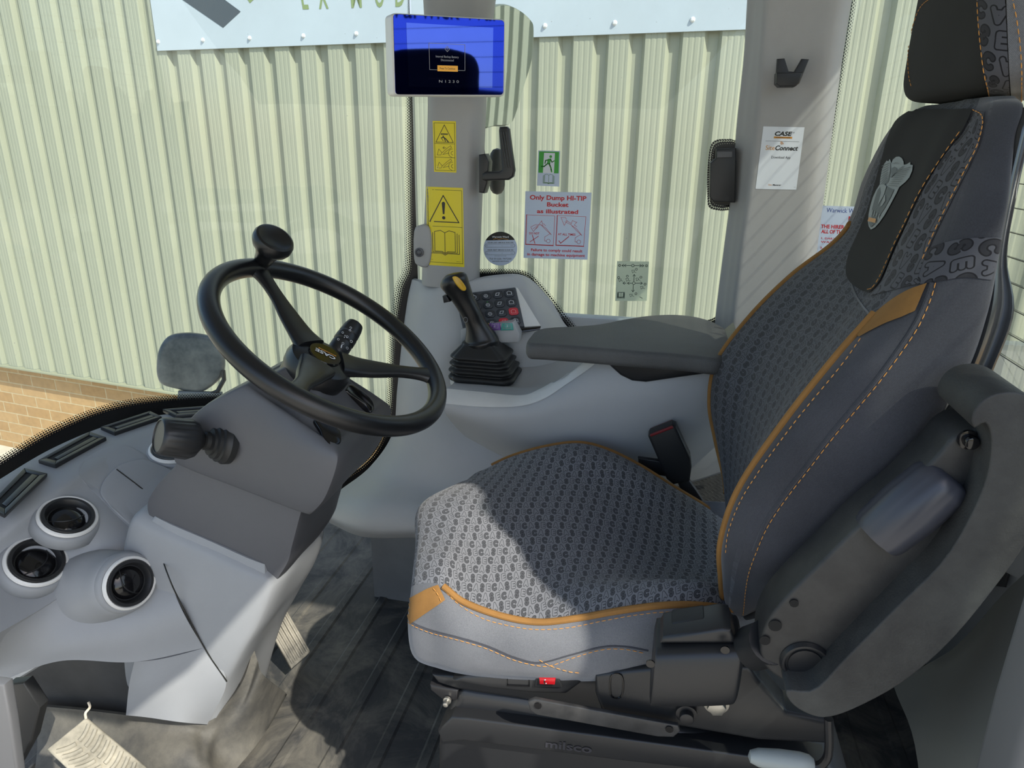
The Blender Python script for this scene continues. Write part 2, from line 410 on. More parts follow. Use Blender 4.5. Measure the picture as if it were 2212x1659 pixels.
WHITEP = mat('white print', srgb(215, 218, 222), .5)
CASEF = letter_fabric('letter jacquard cloth', srgb(116, 118, 123), srgb(44, 45, 49), cell=.0112)
CASEB = letter_fabric('large letter jacquard cloth', srgb(76, 77, 83), srgb(26, 26, 29), cell=.021, ay_=1.0)
CASEK = letter_fabric('backrest letter cloth', srgb(76, 78, 84), srgb(32, 33, 37), cell=.0118, ay_=2.0, swap=True)
TWILL = twill('charcoal twill side cloth', srgb(60, 62, 68), srgb(134, 136, 140))
TWILL2 = twill('dark twill cloth', srgb(33, 34, 39), srgb(80, 82, 89))
GLASS = glass('tinted cab glass')
FRIT = frit_mat()
# ---------------------------------------------------------------- outside: clad wall, brick plinth, ground, banner
WA = math.radians(7.4); WN = V((math.sin(WA), math.cos(WA), 0)); WR = V((math.cos(WA), -math.sin(WA), 0)); WD = 4.1
def W3(s, z, d=0): return WN*(WD-d)+WR*s+V((0, 0, z))
wall_hit = plane(WN*(WD-.012), WN)
def clad_mat():
    m = bpy.data.materials.new('cream coated steel cladding'); m.use_nodes = True; t = m.node_tree; N.nt = t; b = t.nodes['Principled BSDF']
    tc = t.nodes.new('ShaderNodeTexCoord'); mp = t.nodes.new('ShaderNodeMapping'); mp.inputs['Scale'].default_value = (3, 3, .7); t.links.new(tc.outputs['Object'], mp.inputs[0])
    n = t.nodes.new('ShaderNodeTexNoise'); n.inputs['Scale'].default_value = 1.5; n.inputs['Detail'].default_value = 7; t.links.new(mp.outputs[0], n.inputs[0])
    t.links.new(mixcol(t, N(n.outputs[0]), srgb(147, 151, 134), srgb(160, 163, 147)), b.inputs['Base Color'])
    b.inputs['Roughness'].default_value = .5; b.inputs['Specular IOR Level'].default_value = .35
    return m
CLAD = clad_mat()
Z0 = -.83; PIT = .1975
prof = []; s0 = .39
k0, k1 = -42, 14
for k in range(k0, k1):
    a = s0+k*PIT      # centre of the bright right-hand face
    R = a-.011
    c0 = R-.1085      # crown from c0 to R
    for (ds, dep) in ((0, 0), (.020, 0), (.024, .0012), (.030, .0012), (.034, 0), (.050, 0), (.054, .0012), (.060, .0012), (.064, 0), (.082, 0), (.086, .0012), (.092, .0012), (.096, 0), (.1085, 0), (.125, .034), (.1755, .034)):
        prof.append((c0+ds, dep))
mb = MB()
mb.grid([[W3(s, Z0, -d) for s, d in prof], [W3(s, 3.6, -d) for s, d in prof]])
struct(mb.build('wall_back', CLAD, ang=10, smooth=False), 'cream corrugated steel wall of the building outside')
mb = MB(); mb.box(W3(-3, Z0-.012, -.03), (11.5, .10, .02), Matrix.Rotation(-WA, 3, 'Z'), .004)
FLASH = mat('plinth flashing', srgb(150, 152, 130), .5)
struct(mb.build('trim_1', FLASH), 'thin cream drip flashing at the foot of the clad wall')
def brick_mat():
    m = bpy.data.materials.new('buff facing brick'); m.use_nodes = True; t = m.node_tree; N.nt = t; b = t.nodes['Principled BSDF']
    u = t.nodes.new('ShaderNodeUVMap'); br = t.nodes.new('ShaderNodeTexBrick'); br.inputs['Scale'].default_value = 1
    br.inputs['Color1'].default_value = srgb(196, 162, 118); br.inputs['Color2'].default_value = srgb(182, 146, 102); br.inputs['Mortar'].default_value = srgb(205, 185, 150)
    br.inputs['Mortar Size'].default_value = .006; br.inputs['Brick Width'].default_value = .30; br.inputs['Row Height'].default_value = .105
    t.links.new(u.outputs[0], br.inputs['Vector'])
    tc = t.nodes.new('ShaderNodeTexCoord'); n = t.nodes.new('ShaderNodeTexNoise'); n.inputs['Scale'].default_value = 20; n.inputs['Detail'].default_value = 5; t.links.new(tc.outputs['Object'], n.inputs[0])
    x = t.nodes.new('ShaderNodeMix'); x.data_type = 'RGBA'; x.blend_type = 'MULTIPLY'; x.inputs[0].default_value = .35
    t.links.new(br.outputs[0], x.inputs[6]); t.links.new(n.outputs[0], x.inputs[7]); t.links.new(x.outputs[2], b.inputs['Base Color'])
    b.inputs['Roughness'].default_value = .9; bp = t.nodes.new('ShaderNodeBump'); bp.inputs['Distance'].default_value = .004; bp.invert = True
    t.links.new(br.outputs['Fac'], bp.inputs['Height']); t.links.new(bp.outputs[0], b.inputs['Normal']); return m
GZ = -1.74
mb = MB(); a, b_ = -8.5, 3.2
mb.add([W3(a, GZ, -.1), W3(b_, GZ, -.1), W3(b_, Z0, -.1), W3(a, Z0, -.1), W3(a, GZ, -.4), W3(b_, GZ, -.4), W3(b_, Z0, -.4), W3(a, Z0, -.4)],
       [(0, 1, 2, 3), (4, 7, 6, 5), (3, 2, 6, 7), (0, 3, 7, 4), (1, 5, 6, 2), (0, 4, 5, 1)], [(a, GZ), (b_, GZ), (b_, Z0), (a, Z0)]*2)
struct(mb.build('wall_plinth', brick_mat(), smooth=False), 'buff brick plinth below the clad wall')
CONC = mat('yard concrete', srgb(196, 190, 176), .9, bump=.6, bscale=60, vary=.12, vscale=6)
mb = MB(); mb.box((0, -2, GZ-.1), (60, 60, .2)); struct(mb.build('ground', CONC, smooth=False), 'pale concrete yard outside the cab')
# banner hung on the wall
BAN = mat('white banner', srgb(176, 188, 198), .45, vary=.03, vscale=2)
tl = wall_hit(340, 110)[0]; zb = 1.595+(.6/3.5)*0
sL = (wall_hit(340, 110)[0]).dot(WR); zb = wall_hit(340, 110)[0].z; sR = wall_hit(1735, 68)[0].dot(WR)
mb = MB(); n_ = 30
mb.box(W3((sL+sR)/2, zb+.6, .010), (sR-sL, .006, 1.2), Matrix.Rotation(-WA, 3, 'Z'), .001)
ban = mb.build('banner', BAN, smooth=False)
tag(ban, 'wide white banner screwed to the cream clad wall', 'banner')
bh = plane(W3(0, 0, .0135), WN)
for px in (343, 440, 541, 657, 771, 1176, 1325, 1491):
    mb = MB(); s_ = bh(px, 100)[0].dot(WR); c = W3(s_, zb+.055, .013)
    mb.lathe([(.002, 0), (.014, 0), (.013, .004), (.007, .012), (0.0005, .013)], c, -WN, 12); mb.build('banner_screw', WHITEP, ban)
def flat_poly(hit, px, off, mb_): mb_.add([hit(a, b)[0]-WN*off for a, b in px], [tuple(range(len(px)))])
mb = MB(); flat_poly(bh, [(392, -2), (482, 60), (520, 25), (470, -12), (405, -12)], .001, mb); flat_poly(bh, [(300, -65), (392, -2), (410, -14), (480, -14), (420, -65)], .0008, mb)
mb.build('banner_stripe', mat('slate print', srgb(72, 80, 88), .5), ban, smooth=False)
mb = MB(); flat_poly(bh, [(520, -22), (540, 7), (570, -22)], .001, mb); mb.build('banner_emblem', mat('olive print', srgb(128, 145, 100), .5), ban, smooth=False)
d = Decal([(620, -120), (900, -120), (895, 12), (645, 19)], 100, 40, lambda a, b: (bh(a, b)[0], -WN), .001)
for ch, x, w_ in (('L', 3, 5), ('X', 18, 8), ('M', 46, 9), ('O', 66, 8), ('D', 84, 8)):
    d.layers = {}; d.text('t', ch, x+3, 40, 18, w_, bold=.02); d.build({'t': ('banner_letter', bpy.data.materials['olive print'])}, ban)
# ---------------------------------------------------------------- cab shell
FLOORM = None
def mat_mat():
    m = bpy.data.materials.new('dusty rubber floor mat'); m.use_nodes = True; t = m.node_tree; N.nt = t; b = t.nodes['Principled BSDF']
    tc = t.nodes.new('ShaderNodeTexCoord'); n = t.nodes.new('ShaderNodeTexNoise'); n.inputs['Scale'].default_value = 7; n.inputs['Detail'].default_value = 9; n.inputs['Roughness'].default_value = .72; n.inputs['Distortion'].default_value = .8
    t.links.new(tc.outputs['Object'], n.inputs[0]); f = ((N(n.outputs[0])-.42)*3.2).clamp()
    t.links.new(mixcol(t, f, srgb(50, 51, 52), srgb(116, 112, 102)), b.inputs['Base Color']); b.inputs['Roughness'].default_value = .6
    bp = t.nodes.new('ShaderNodeBump'); bp.inputs['Distance'].default_value = .003; bp.inputs['Strength'].default_value = .5; t.links.new(n.outputs[0], bp.inputs['Height']); t.links.new(bp.outputs[0], b.inputs['Normal'])
    return m
MATM = mat_mat()
mb = MB(); xs = []; x = -1.25
while x < .95:
    xs += [(x, 0), (x+.062, 0), (x+.067, .0035), (x+.083, .0035), (x+.088, 0)]; x += .09
mb.grid([[V((a, y, h)) for a, h in xs] for y in (.12, .6, 1.2, 1.75)])
mb.box((-.15, .94, -.03), (2.25, 1.64, .05))
struct(mb.build('floor', MATM, smooth=False), 'dusty black ribbed rubber cab floor mat')
# windshield: curved glass standing on a plan curve
plan = cr([V(p+(0,)) for p in ((-1.10, .12), (-1.155, .5), (-1.165, .85), (-1.165, 1.03), (-1.13, 1.2), (-1.04, 1.34), (-.88, 1.47), (-.70, 1.55), (-.575, 1.59))], 60)
mb = MB(); mb.grid([[V((p.x, p.y, z)) for p in plan] for z in (.20, .6, 1.0, 1.4, 1.89)])
wind = mb.build('window_1', GLASS); struct(wind, 'curved windscreen glass in front of the steering wheel')
mbb = bvh(wind)
mb = MB(); mb.add([V((-.575, 1.6, .735)), V((.25, 1.6, .735)), V((.25, 1.6, 1.89)), V((-.575, 1.6, 1.89))], [(0, 1, 2, 3)])
struct(mb.build('window_2', GLASS, smooth=False), 'right side window with safety stickers')
mb = MB(); mb.add([V((.25, 1.6, .735)), V((.655, 1.6, .735)), V((.655, 1.6, 1.89)), V((.25, 1.6, 1.89))], [(0, 1, 2, 3)])
struct(mb.build('window_3', GLASS, smooth=False), 'narrow rear side window behind the seat')
RX = .66
mb = MB(); mb.add([V((RX, .15, .60)), V((RX, 1.585, .60)), V((RX, 1.585, 1.84)), V((RX, .15, 1.84))], [(0, 1, 2, 3)])
rw = struct(mb.build('window_4', GLASS, smooth=False), 'rear window with thin heater wires')
mb = MB()
for k in range(24): mb.box((RX-.003, .87, .70+k*.045), (.0015, 1.40, .0014))
mb.build('heater_wires', PRINTK, rw, smooth=False)
def frit_strip(hit, inner, outer, solid, dots=4.6, n=90, pitch=.0058, off=.0015):
    """inner = edge of the solid black, outer = far edge of the dots, solid = hidden edge of the black"""
    A = [hit(*p) for p in smooth_px(inner, n, False)]; B = [hit(*p) for p in smooth_px(outer, n, False)]; C_ = [hit(*p) for p in smooth_px(solid, n, False)]
    L = [0]
    for i in range(1, n): L.append(L[-1]+(A[i][0]-A[i-1][0]).length/pitch)
    g = []; uv = []
    for row, vv in ((C_, -1.0), (A, -.001), (B, dots)):
        for i in range(n):
            g.append(row[i][0]+row[i][1]*off); uv.append((L[i], vv))
    f = [(r*n+i, r*n+i+1, (r+1)*n+i+1, (r+1)*n+i) for r in (0, 1) for i in range(n-1)]
    return g, f, uv
def frit(name, hit, inner, outer, solid, parent, **k):
    g, f, uv = frit_strip(hit, inner, outer, solid, **k); m_ = MB(); m_.add(g, f, uv); return m_.build(name, FRIT, parent, smooth=False, fix=False)
frit('frit_band', mbb, [(-40, 1030), (0, 1003), (110, 938), (230, 888), (350, 866), (480, 858)], [(-40, 1010), (0, 985), (110, 920), (230, 873), (350, 854), (480, 848)], [(-40, 1080), (0, 1040), (110, 975), (230, 925), (350, 900), (480, 890)], wind, dots=3.6)
frit('frit_band', mbb, [(898, -20), (895, 150), (893, 300), (891, 450), (889, 575), (872, 625), (859, 700), (852, 800), (846, 890), (826, 960), (785, 1010), (700, 1062)],
     [(880, -20), (878, 150), (876, 300), (875, 450), (872, 570), (853, 620), (842, 700), (836, 800), (829, 885), (808, 945), (772, 990), (700, 1042)],
     [(925, -20), (922, 150), (920, 300), (918, 450), (916, 580), (905, 640), (885, 700), (880, 800), (875, 900), (860, 990), (800, 1050), (700, 1100)], wind)
sideh = plane((0, 1.6, 0), (0, -1, 0))
w2 = bpy.data.objects['window_2']; w3 = bpy.data.objects['window_3']
frit('frit_band', sideh, [(1030, 590), (1080, 590), (1120, 592), (1140, 602), (1160, 625), (1190, 662), (1222, 702), (1260, 745)], [(1030, 580), (1080, 580), (1125, 582), (1150, 592), (1170, 612), (1202, 650), (1235, 692), (1272, 735)], [(1030, 640), (1080, 640), (1100, 640), (1110, 640), (1120, 650), (1150, 680), (1190, 730), (1230, 770)], w2, dots=3.4)
frit('frit_band', sideh, [(1632, -20), (1622, 100), (1612, 220), (1602, 305), (1580, 310), (1556, 312), (1542, 325), (1538, 370), (1538, 420), (1541, 438), (1560, 444), (1592, 446), (1588, 500), (1574, 600), (1560, 672), (1542, 696), (1500, 704)],
     [(1626, -20), (1615, 100), (1604, 220), (1594, 296), (1576, 300), (1548, 302), (1534, 318), (1528, 370), (1528, 425), (1532, 448), (1555, 455), (1584, 458), (1580, 500), (1566, 600), (1552, 668), (1538, 688), (1500, 694)],
     [(1700, -20), (1690, 100), (1680, 220), (1660, 305), (1660, 330), (1660, 350), (1660, 360), (1660, 370), (1650, 400), (1650, 420), (1650, 450), (1650, 480), (1640, 500), (1630, 600), (1620, 672), (1600, 720), (1500, 740)], w2, dots=1.8, n=200, pitch=.0045)
frit('frit_band', sideh, [(1836, -20), (1817, 100), (1800, 200), (1785, 300), (1771, 400), (1758, 500), (1744, 600), (1735, 660)], [(1853, -20), (1833, 100), (1815, 200), (1800, 300), (1786, 400), (1772, 500), (1757, 600), (1748, 660)], [(1790, -20), (1772, 100), (1755, 200), (1740, 300), (1725, 400), (1712, 500), (1700, 600), (1690, 660)], w3)
# unseen roof, panel, header and pillar, outlines shaped to shade the interior
mb = MB(); mb.prism([V((x_, y_, 1.90)) for x_, y_ in ((-1.19, .05), (.44, .05), (.56, .21), (.70, .21), (.78, .05), (.90, .05), (.90, .30), (.77, .42), (.77, 1.70), (-1.19, 1.70))], (0, 0, .07), .01)  # edge notched and corner extended to place sun and shade on the seat
struct(mb.build('ceiling', GREY), 'cab roof lining out of view, edges notched to shape the sunlight')
HP = [(-1.12, 1.90), (-1.12, 1.28), (-.40, 1.26), (-.05, 1.26), (.11, 1.42), (.34, 1.70), (.48, 1.87), (.50, 1.90)]  # added panel out of view, sloped edge cut to cast the dash shadow
mb = MB(); mb.prism([V((a, .13, b_)) for a, b_ in HP], (0, .03, 0), .004); struct(mb.build('wall_left_shade', GREY, smooth=False), 'added shade panel out of view above the near door opening')
mb = MB(); mb.prism([V((.655, y_, z_)) for y_, z_ in ((.22, 1.90), (1.6, 1.90), (1.6, 1.83), (.22, 1.83))], (.03, 0, 0), .004); struct(mb.build('trim_8', GREY, smooth=False), 'added header above the rear window, height set for the sun')  # added out of view, lower edge chosen for the sun on the rear pillar
mb = MB(); mb.prism([V((a, .14, b_)) for a, b_ in ((.40, 0), (.66, 0), (.72, 1.2), (.76, 1.5), (.80, 1.77), (.86, 1.90), (.72, 1.90), (.68, 1.77), (.64, 1.65), (.59, 1.42), (.50, .8))], (0, .025, 0), .004); struct(mb.build('trim_9', GREY, smooth=False), 'unseen near rear door pillar, leaning edge shaped to shade the cushion')  # unseen pillar, slanted edge drawn to cast the cushion's shadow line
TREE = mat('distant trees', srgb(46, 56, 36), .9, vary=.4, vscale=.6)
mb = MB(); g = []
for h_ in range(5):
    g.append([V((34+1.2*math.sin(k*1.7+h_), -30+k*1.1, GZ+(4.6+.5*math.sin(k*.9)+.4*math.sin(k*2.3+1))*h_/4)) for k in range(70)])
mb.grid(g); o = mb.build('tree_line', TREE); o['kind'] = 'stuff'; tag(o, 'dark line of distant trees behind the machine', 'trees')
# front right pillar
def prow(px0, px1, py, y):  # pillar cross-section between two pixel edges, bulging towards the camera
    a, b_ = PY(px0, py, y), PY(px1, py, y); w_ = (b_-a).x
    return [a+V((0, .10, 0)), a+V((0, .03, 0)), a+V((.02*1, -.012, 0)), a+V((w_*.35, -.022, 0)), a+V((w_*.65, -.022, 0)), b_+V((-.02, -.012, 0)), b_+V((-.01, .03, 0)), b_+V((-.035, .10, 0))]
mb = MB()
mb.loft([prow(905, 1110, -720, 1.50), prow(905, 1080, -300, 1.50), prow(905, 1072, -60, 1.50), prow(905, 1067, 0, 1.50), prow(911, 1056, 90, 1.50), prow(915, 1050, 210, 1.50), prow(911, 1042, 400, 1.50), prow(905, 1036, 540, 1.50), prow(903, 1034, 600, 1.50), prow(903, 1034, 614, 1.5)], 40, 40)
p1 = struct(mb.build('trim_2', LGREY), 'grey front pillar carrying the yellow warning stickers')
mb = MB()   # small boss at the pillar's lower left with a round fixing
mb.prism(poly_px(smooth_px([(893, 500), (905, 487), (925, 490), (932, 520), (930, 560), (920, 578), (903, 575), (893, 560)], 24), 1.475), (0, .05, 0), .006)
mb.build('boss', LGREY, p1)
mb = MB(); mb.lathe([(.001, 0), (.010, 0), (.010, .003), (.007, .004), (.006, .002), (.003, .004), (.001, .004)], PY(906, 545, 1.474), (0, -1, 0), 20); mb.build('screw', DGREY, p1)
# rear right pillar
mb = MB()
def prow2(l, m1, r, py):
    a, b_, c = PY(l, py, 1.57), PY(m1, py, 1.53), PY(r, py, 1.52)
    return [a+V((0, .03, 0)), a, a.lerp(b_, .5)+V((0, -.003, 0)), b_, b_+V((.02, -.004, 0)), b_.lerp(c, .6)+V((0, -.004, 0)), c, c+V((.015, .05, 0))]
mb.loft([prow2(1715, 1745, 1930, -720), prow2(1665, 1695, 1870, -300), prow2(1634, 1660, 1826, -40), prow2(1630, 1655, 1818, 0), prow2(1622, 1646, 1800, 120), prow2(1606, 1636, 1780, 270), prow2(1596, 1622, 1764, 400), prow2(1580, 1604, 1748, 520), prow2(1560, 1585, 1730, 680), prow2(1550, 1575, 1715, 800)], 32, 40, lin=True)
p2 = struct(mb.build('trim_3', LGREY, ang=25), 'wide pale grey rear pillar right of the side window')
# ---------------------------------------------------------------- steering wheel
WC = V((-.495, .968, .822)); WNRM = V((.55, .0, .835)).normalized(); WRR = .19
wp = plane(WC, WNRM)
wu = V((0, 1, 0)); wv = WNRM.cross(wu)
wheel = thing('steering_wheel', 'black steering wheel with a spinner knob on its upper left rim', 'steering wheel', WC)
mb = MB(); path = [WC+wu*math.cos(t*math.pi/60)*WRR+wv*math.sin(t*math.pi/60)*WRR for t in range(120)]
mb.tube(path, .0155, 20, closed=True, up=WNRM); mb.build('rim', SATIN, wheel)
HUB = WC-WNRM*.030
mb = MB(); mb.lathe([(.001, -.075), (.046, -.075), (.050, -.068), (.051, -.036), (.053, -.032), (.054, -.018), (.050, -.005), (.040, .002), (.001, .004)], HUB, WNRM, 40)
hub = mb.build('hub', SATIN, wheel)
def spoke(px, py, w0=.025, w1=.015):
    e = wp(px, py)[0]; dr = (e-WC).normalized(); s = WNRM.cross(dr); secs = []
    for r, h, w_, t in ((.030, -.034, w0*1.25, .011), (.055, -.030, w0, .008), (.09, -.022, w0*.8, .007), (.13, -.011, w1*.9, .0065), (.165, -.003, w1, .007), (.186, 0, w1*1.5, .009)):
        c = WC+dr*r+WNRM*h; secs.append([c+s*w_*.95+WNRM*t*.4, c+s*w_*.6+WNRM*t, c-s*w_*.6+WNRM*t, c-s*w_*.95+WNRM*t*.4, c-s*w_*.95-WNRM*t*.5, c-s*w_*.5-WNRM*t, c+s*w_*.5-WNRM*t, c+s*w_*.95-WNRM*t*.5])
    m_ = MB(); m_.loft(secs, 24, 20); return m_
for a, b_ in ((556, 582), (930, 812), (625, 868)): spoke(a, b_).build('spoke', SATIN, wheel)
# badge on the hub, lettering upside down
bp_ = plane(HUB+WNRM*.0045, WNRM)
mb = MB(); mb.lathe([(.001, .0035), (.0265, .0035), (.0275, .0045), (.026, .006), (.001, .006)], HUB, WNRM, 32); bdg = mb.build('badge', GLOSSB, hub)
bh2 = plane(HUB+WNRM*.0064, WNRM)
cpx = lambda p: (CX+FPX*(V(p)-CAM).dot(RT)/(V(p)-CAM).dot(FW), CY-FPX*(V(p)-CAM).dot(UP)/(V(p)-CAM).dot(FW))
c0 = HUB+WNRM*.0064; lx = V((0, 1, 0)).lerp(wv, -.12).normalized(); lx = -(V((.0, 1, 0))*.35 - wv*.0 + V((-.835, 0, .55))*-.93).normalized(); ly = WNRM.cross(lx)
def wq(u, v): return cpx(c0+lx*u+ly*v)
d = Decal([wq(-.02, .012), wq(.02, .012), wq(.02, -.012), wq(-.02, -.012)], 40, 24, bh2, .0003)
d.text('w', 'CASE', 20, 14, 9, 34, bold=.03); d.rect('o', 3, 16.5, 33, 20); d.text('k', 'CONSTRUCTION', 18, 19.4, 2, 26, lay=2)
d.build({'w': ('badge_lettering', WHITEP), 'o': ('badge_bar', ORP), 'k': ('badge_small_lettering', PRINTK)}, bdg)
# spinner knob
kb = wp(560, 578)[0]+WNRM*.004
mb = MB(); mb.lathe([(.013, -.012), (.015, .0), (.012, .010), (.014, .012), (.016, .023), (.021, .036), (.0295, .045), (.0325, .052), (.0325, .060), (.030, .065), (.0265, .0665), (.017, .061), (.001, .0595)], kb, (WNRM+V((.15, -.25, 0))).normalized(), 36)
mb.build('spinner_knob', SATIN, wheel)
# ---------------------------------------------------------------- steering column
def rsec(L_, R_, w_, yc=.968, k=.72):
    """rounded box section between side-view points L (x,z) and R (x,z), half width w in y"""
    L_, R_ = V((L_[0], 0, L_[1])), V((R_[0], 0, R_[1])); out = []
    c = (L_+R_)/2; h = (R_-L_)/2
    for a, b_ in ((-1, 0), (-1, -k), (-k, -1), (0, -1), (k, -1), (1, -k), (1, 0), (1, k), (k, 1), (0, 1), (-k, 1), (-1, k)):
        p = c+h*a; out.append(V((p.x, yc+b_*w_, p.z)))
    return out
col = thing('steering_column', 'dark grey steering column shroud standing on a pale grey pedestal', 'steering column', (-.8, .968, 0))
mb = MB()
mb.loft([rsec((-.535, .80), (-.515, .785), .02), rsec((-.585, .775), (-.475, .705), .08, k=.8), rsec((-.60, .772), (-.452, .690), .098, k=.85), rsec((-.665, .735), (-.445, .665), .110, k=.85), rsec((-.72, .68), (-.47, .605), .108, k=.85), rsec((-.735, .635), (-.50, .57), .10, k=.85), rsec((-.725, .625), (-.51, .565), .09, k=.85)], 48, 40)
up_ = mb.build('upper_shroud', DGREY, col, ang=50)
mb = MB()
mb.loft([rsec((-.73, .645), (-.515, .58), .088, k=.85), rsec((-.745, .62), (-.525, .56), .088, k=.85), rsec((-.79, .575), (-.545, .50), .088, k=.85), rsec((-.815, .53), (-.56, .46), .086, k=.85), rsec((-.80, .47), (-.60, .405), .08, k=.85), rsec((-.79, .46), (-.62, .40), .07, k=.85)], 48, 36)
mb.build('lower_shroud', DGREY, col, ang=50)
mb = MB()
mb.loft([rsec((-.815, .525), (-.61, .455), .075, k=.8), rsec((-.835, .520), (-.595, .44), .092, k=.8), rsec((-.85, .50), (-.585, .415), .102, k=.8), rsec((-.875, .42), (-.612, .345), .112, k=.8), rsec((-.90, .33), (-.655, .27), .116, k=.8), rsec((-.92, .22), (-.705, .17), .110, k=.78), rsec((-.95, .0), (-.76, .0), .10, k=.75)], 48, 40)
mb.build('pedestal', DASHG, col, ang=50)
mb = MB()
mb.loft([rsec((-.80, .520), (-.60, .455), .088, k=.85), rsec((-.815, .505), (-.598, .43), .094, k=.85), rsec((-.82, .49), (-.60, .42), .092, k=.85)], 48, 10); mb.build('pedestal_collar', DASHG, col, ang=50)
mb = MB(); mb.tube([HUB-WNRM*.05, HUB-WNRM*.10], .032, 24); mb.build('shaft_cover', BLACK, col)
hcol = bvh(up_)
def blister(pts, name, mt, par, off=.004, h_=hcol, th=.012):
    q = smooth_px(pts, 28); P_ = [h_(a, b_) for a, b_ in q]; n = sum((x[1] for x in P_), V()).normalized()
    c = sum((x[0] for x in P_), V())/len(P_)
    pl = [x[0]-n*((x[0]-c).dot(n)) for x in P_]; m_ = MB(); m_.prism([p-n*th for p in pl], n*(th+off), min(.003, off*.8)); return m_.build(name, mt, par), n
s1, n1 = blister([(748, 838), (760, 832), (800, 878), (803, 890), (790, 890), (750, 850)], 'rocker_switch', GLOSSB, col, .005)
s2, n2 = blister([(676, 912), (690, 908), (715, 925), (735, 945), (733, 960), (712, 962), (690, 935)], 'rocker_switch', GLOSSB, col, .005)
# lever with a big ribbed knob on the near side of the column
lev = thing('gear_lever', 'black ribbed direction lever sticking out towards the door from the column', 'lever', PY(490, 950, .86))
A0, A1_ = PY(490, 957, .868), PY(343, 942, .795); A1 = A1_; ax = (A1-A0)
mb = MB(); L_ = ax.length; mb.lathe([(.032, -.006), (.033, .004), (.030, .009), (.030, .013), (.026, .015), (.026, .020), (.021, .022), (.021, .026), (.014, .028), (.014, .034), (.009, .038)], A0, ax, 36); mb.build('boot', RUBBER, lev)
mb = MB()
g = []
for r, h in ((.008, .034), (.018, .042), (.026, .048), (.0305, .058), (.029, L_-.016), (.028, L_-.006), (.026, L_), (.0235, L_+.001), (.023, L_-.0005), (.001, L_-.0005)):
    ring = []
    u_ = ax.normalized(); p_ = (V((0, 0, 1))-u_*u_.z).normalized(); q_ = u_.cross(p_)
    for k in range(96):
        rr = r*(1-(.035 if (k % 6 in (0, 1)) and .055 < h < L_-.012 else 0)); ring.append(A0+u_*h+p_*math.cos(k*math.pi/48)*rr+q_*math.sin(k*math.pi/48)*rr)
    g.append(ring)
mb.grid(g, cu=True, caps=True); mb.build('knob', BLACK, lev, ang=60)
kn = bvh(bpy.data.objects['knob']); d = Decal([(442, 952), (454, 950), (458, 972), (447, 974)], 12, 22, kn, .0004)
d.text('w', '0', 6, 20, 9, bold=.0); d.text('w', '?', 6, 7, 6, bold=0); d.build({'w': ('knob_marks', WHITEP)}, bpy.data.objects['knob'])
# wiper and lights stalk on the far side
st = thing('wiper_stalk', 'black ringed wiper and light stalk behind the steering wheel hub', 'stalk', PY(720, 770, 1.05))
B0, B1 = PY(718, 775, 1.06), PY(768, 700, 1.13); ax = B1-B0; Ls = ax.length
mb = MB(); mb.lathe([(.010, -.03), (.012, .0), (.017, .012), (.0185, .02), (.0185, .034), (.0165, .035), (.0165, .038), (.019, .040), (.019, .052), (.017, .053), (.017, .056), (.0185, .058), (.0175, Ls-.012), (.015, Ls-.002), (.009, Ls+.002), (.001, Ls+.002)], B0, ax, 32); so_ = mb.build('grip', BLACK, st)
kn = bvh(so_); d = Decal([(735, 690), (775, 705), (760, 770), (715, 745)], 40, 60, kn, .0005)
for x, y in ((26, 10), (26, 16), (14, 27), (24, 31), (33, 36), (10, 44), (20, 47), (29, 51)): d.circ('w', x, y, 1.8, .8)
d.rect('w', 19, 30, 20.5, 35); d.rect('w', 18, 50, 20, 56); d.build({'w': ('grip_marks', WHITEP)}, so_)
# ---------------------------------------------------------------- dashboard
dash = thing('dashboard', 'grey moulded dashboard with round and slot air vents below the windscreen', 'dashboard', (-.95, .9, .3))
va = plane((-.952, .859, .506), (.482, -.076, .873)); vb = plane((-.971, .796, .446), (.62, -.1, .77))
def A1(x, y): return va(x, y)[0]
def B1_(x, y): return vb(x, y)[0]
def mid(x, y): return (va(x, y)[0]+vb(x, y)[0])/2
rows = [
 [PZ(*p) for p in ((-160, 1150, .557), (-40, 1060, .557), (0, 1035, .557), (110, 970, .557), (230, 920, .557), (350, 896, .557), (490, 884, .557), (600, 884, .557))],
 [PZ(*p) for p in ((-160, 1190, .556), (-40, 1090, .556), (5, 1060, .556), (118, 990, .556), (236, 936, .556), (352, 906, .556), (490, 896, .556), (600, 896, .556))],
 [mid(-160, 1290), mid(-40, 1180), A1(40, 1115), PZ(150, 1035, .550), PZ(265, 965, .553), PZ(365, 925, .554), PZ(490, 912, .554), PZ(600, 912, .554)],
 [B1_(-160, 1330), B1_(-50, 1240), mid(50, 1160), A1(160, 1080), PZ(260, 1025, .530), PZ(345, 980, .54), PZ(490, 950, .54), PZ(600, 950, .54)],
 [B1_(-160, 1400), B1_(-30, 1300), B1_(85, 1225), A1(205, 1135), A1(300, 1085), PZ(390, 1035, .51), PZ(490, 1000, .52), PZ(600, 1000, .52)],
 [B1_(-160, 1480), B1_(-30, 1385), B1_(105, 1305), mid(235, 1215), A1(320, 1150), PZ(410, 1090, .475), PZ(500, 1050, .49), PZ(600, 1050, .5)],
]
mb = MB(); gd = mb.skin(rows, 72, 64, thick=(-.02, .0, -.03)); dtop = mb.build('top_panel', DASHG, dash, ang=60)
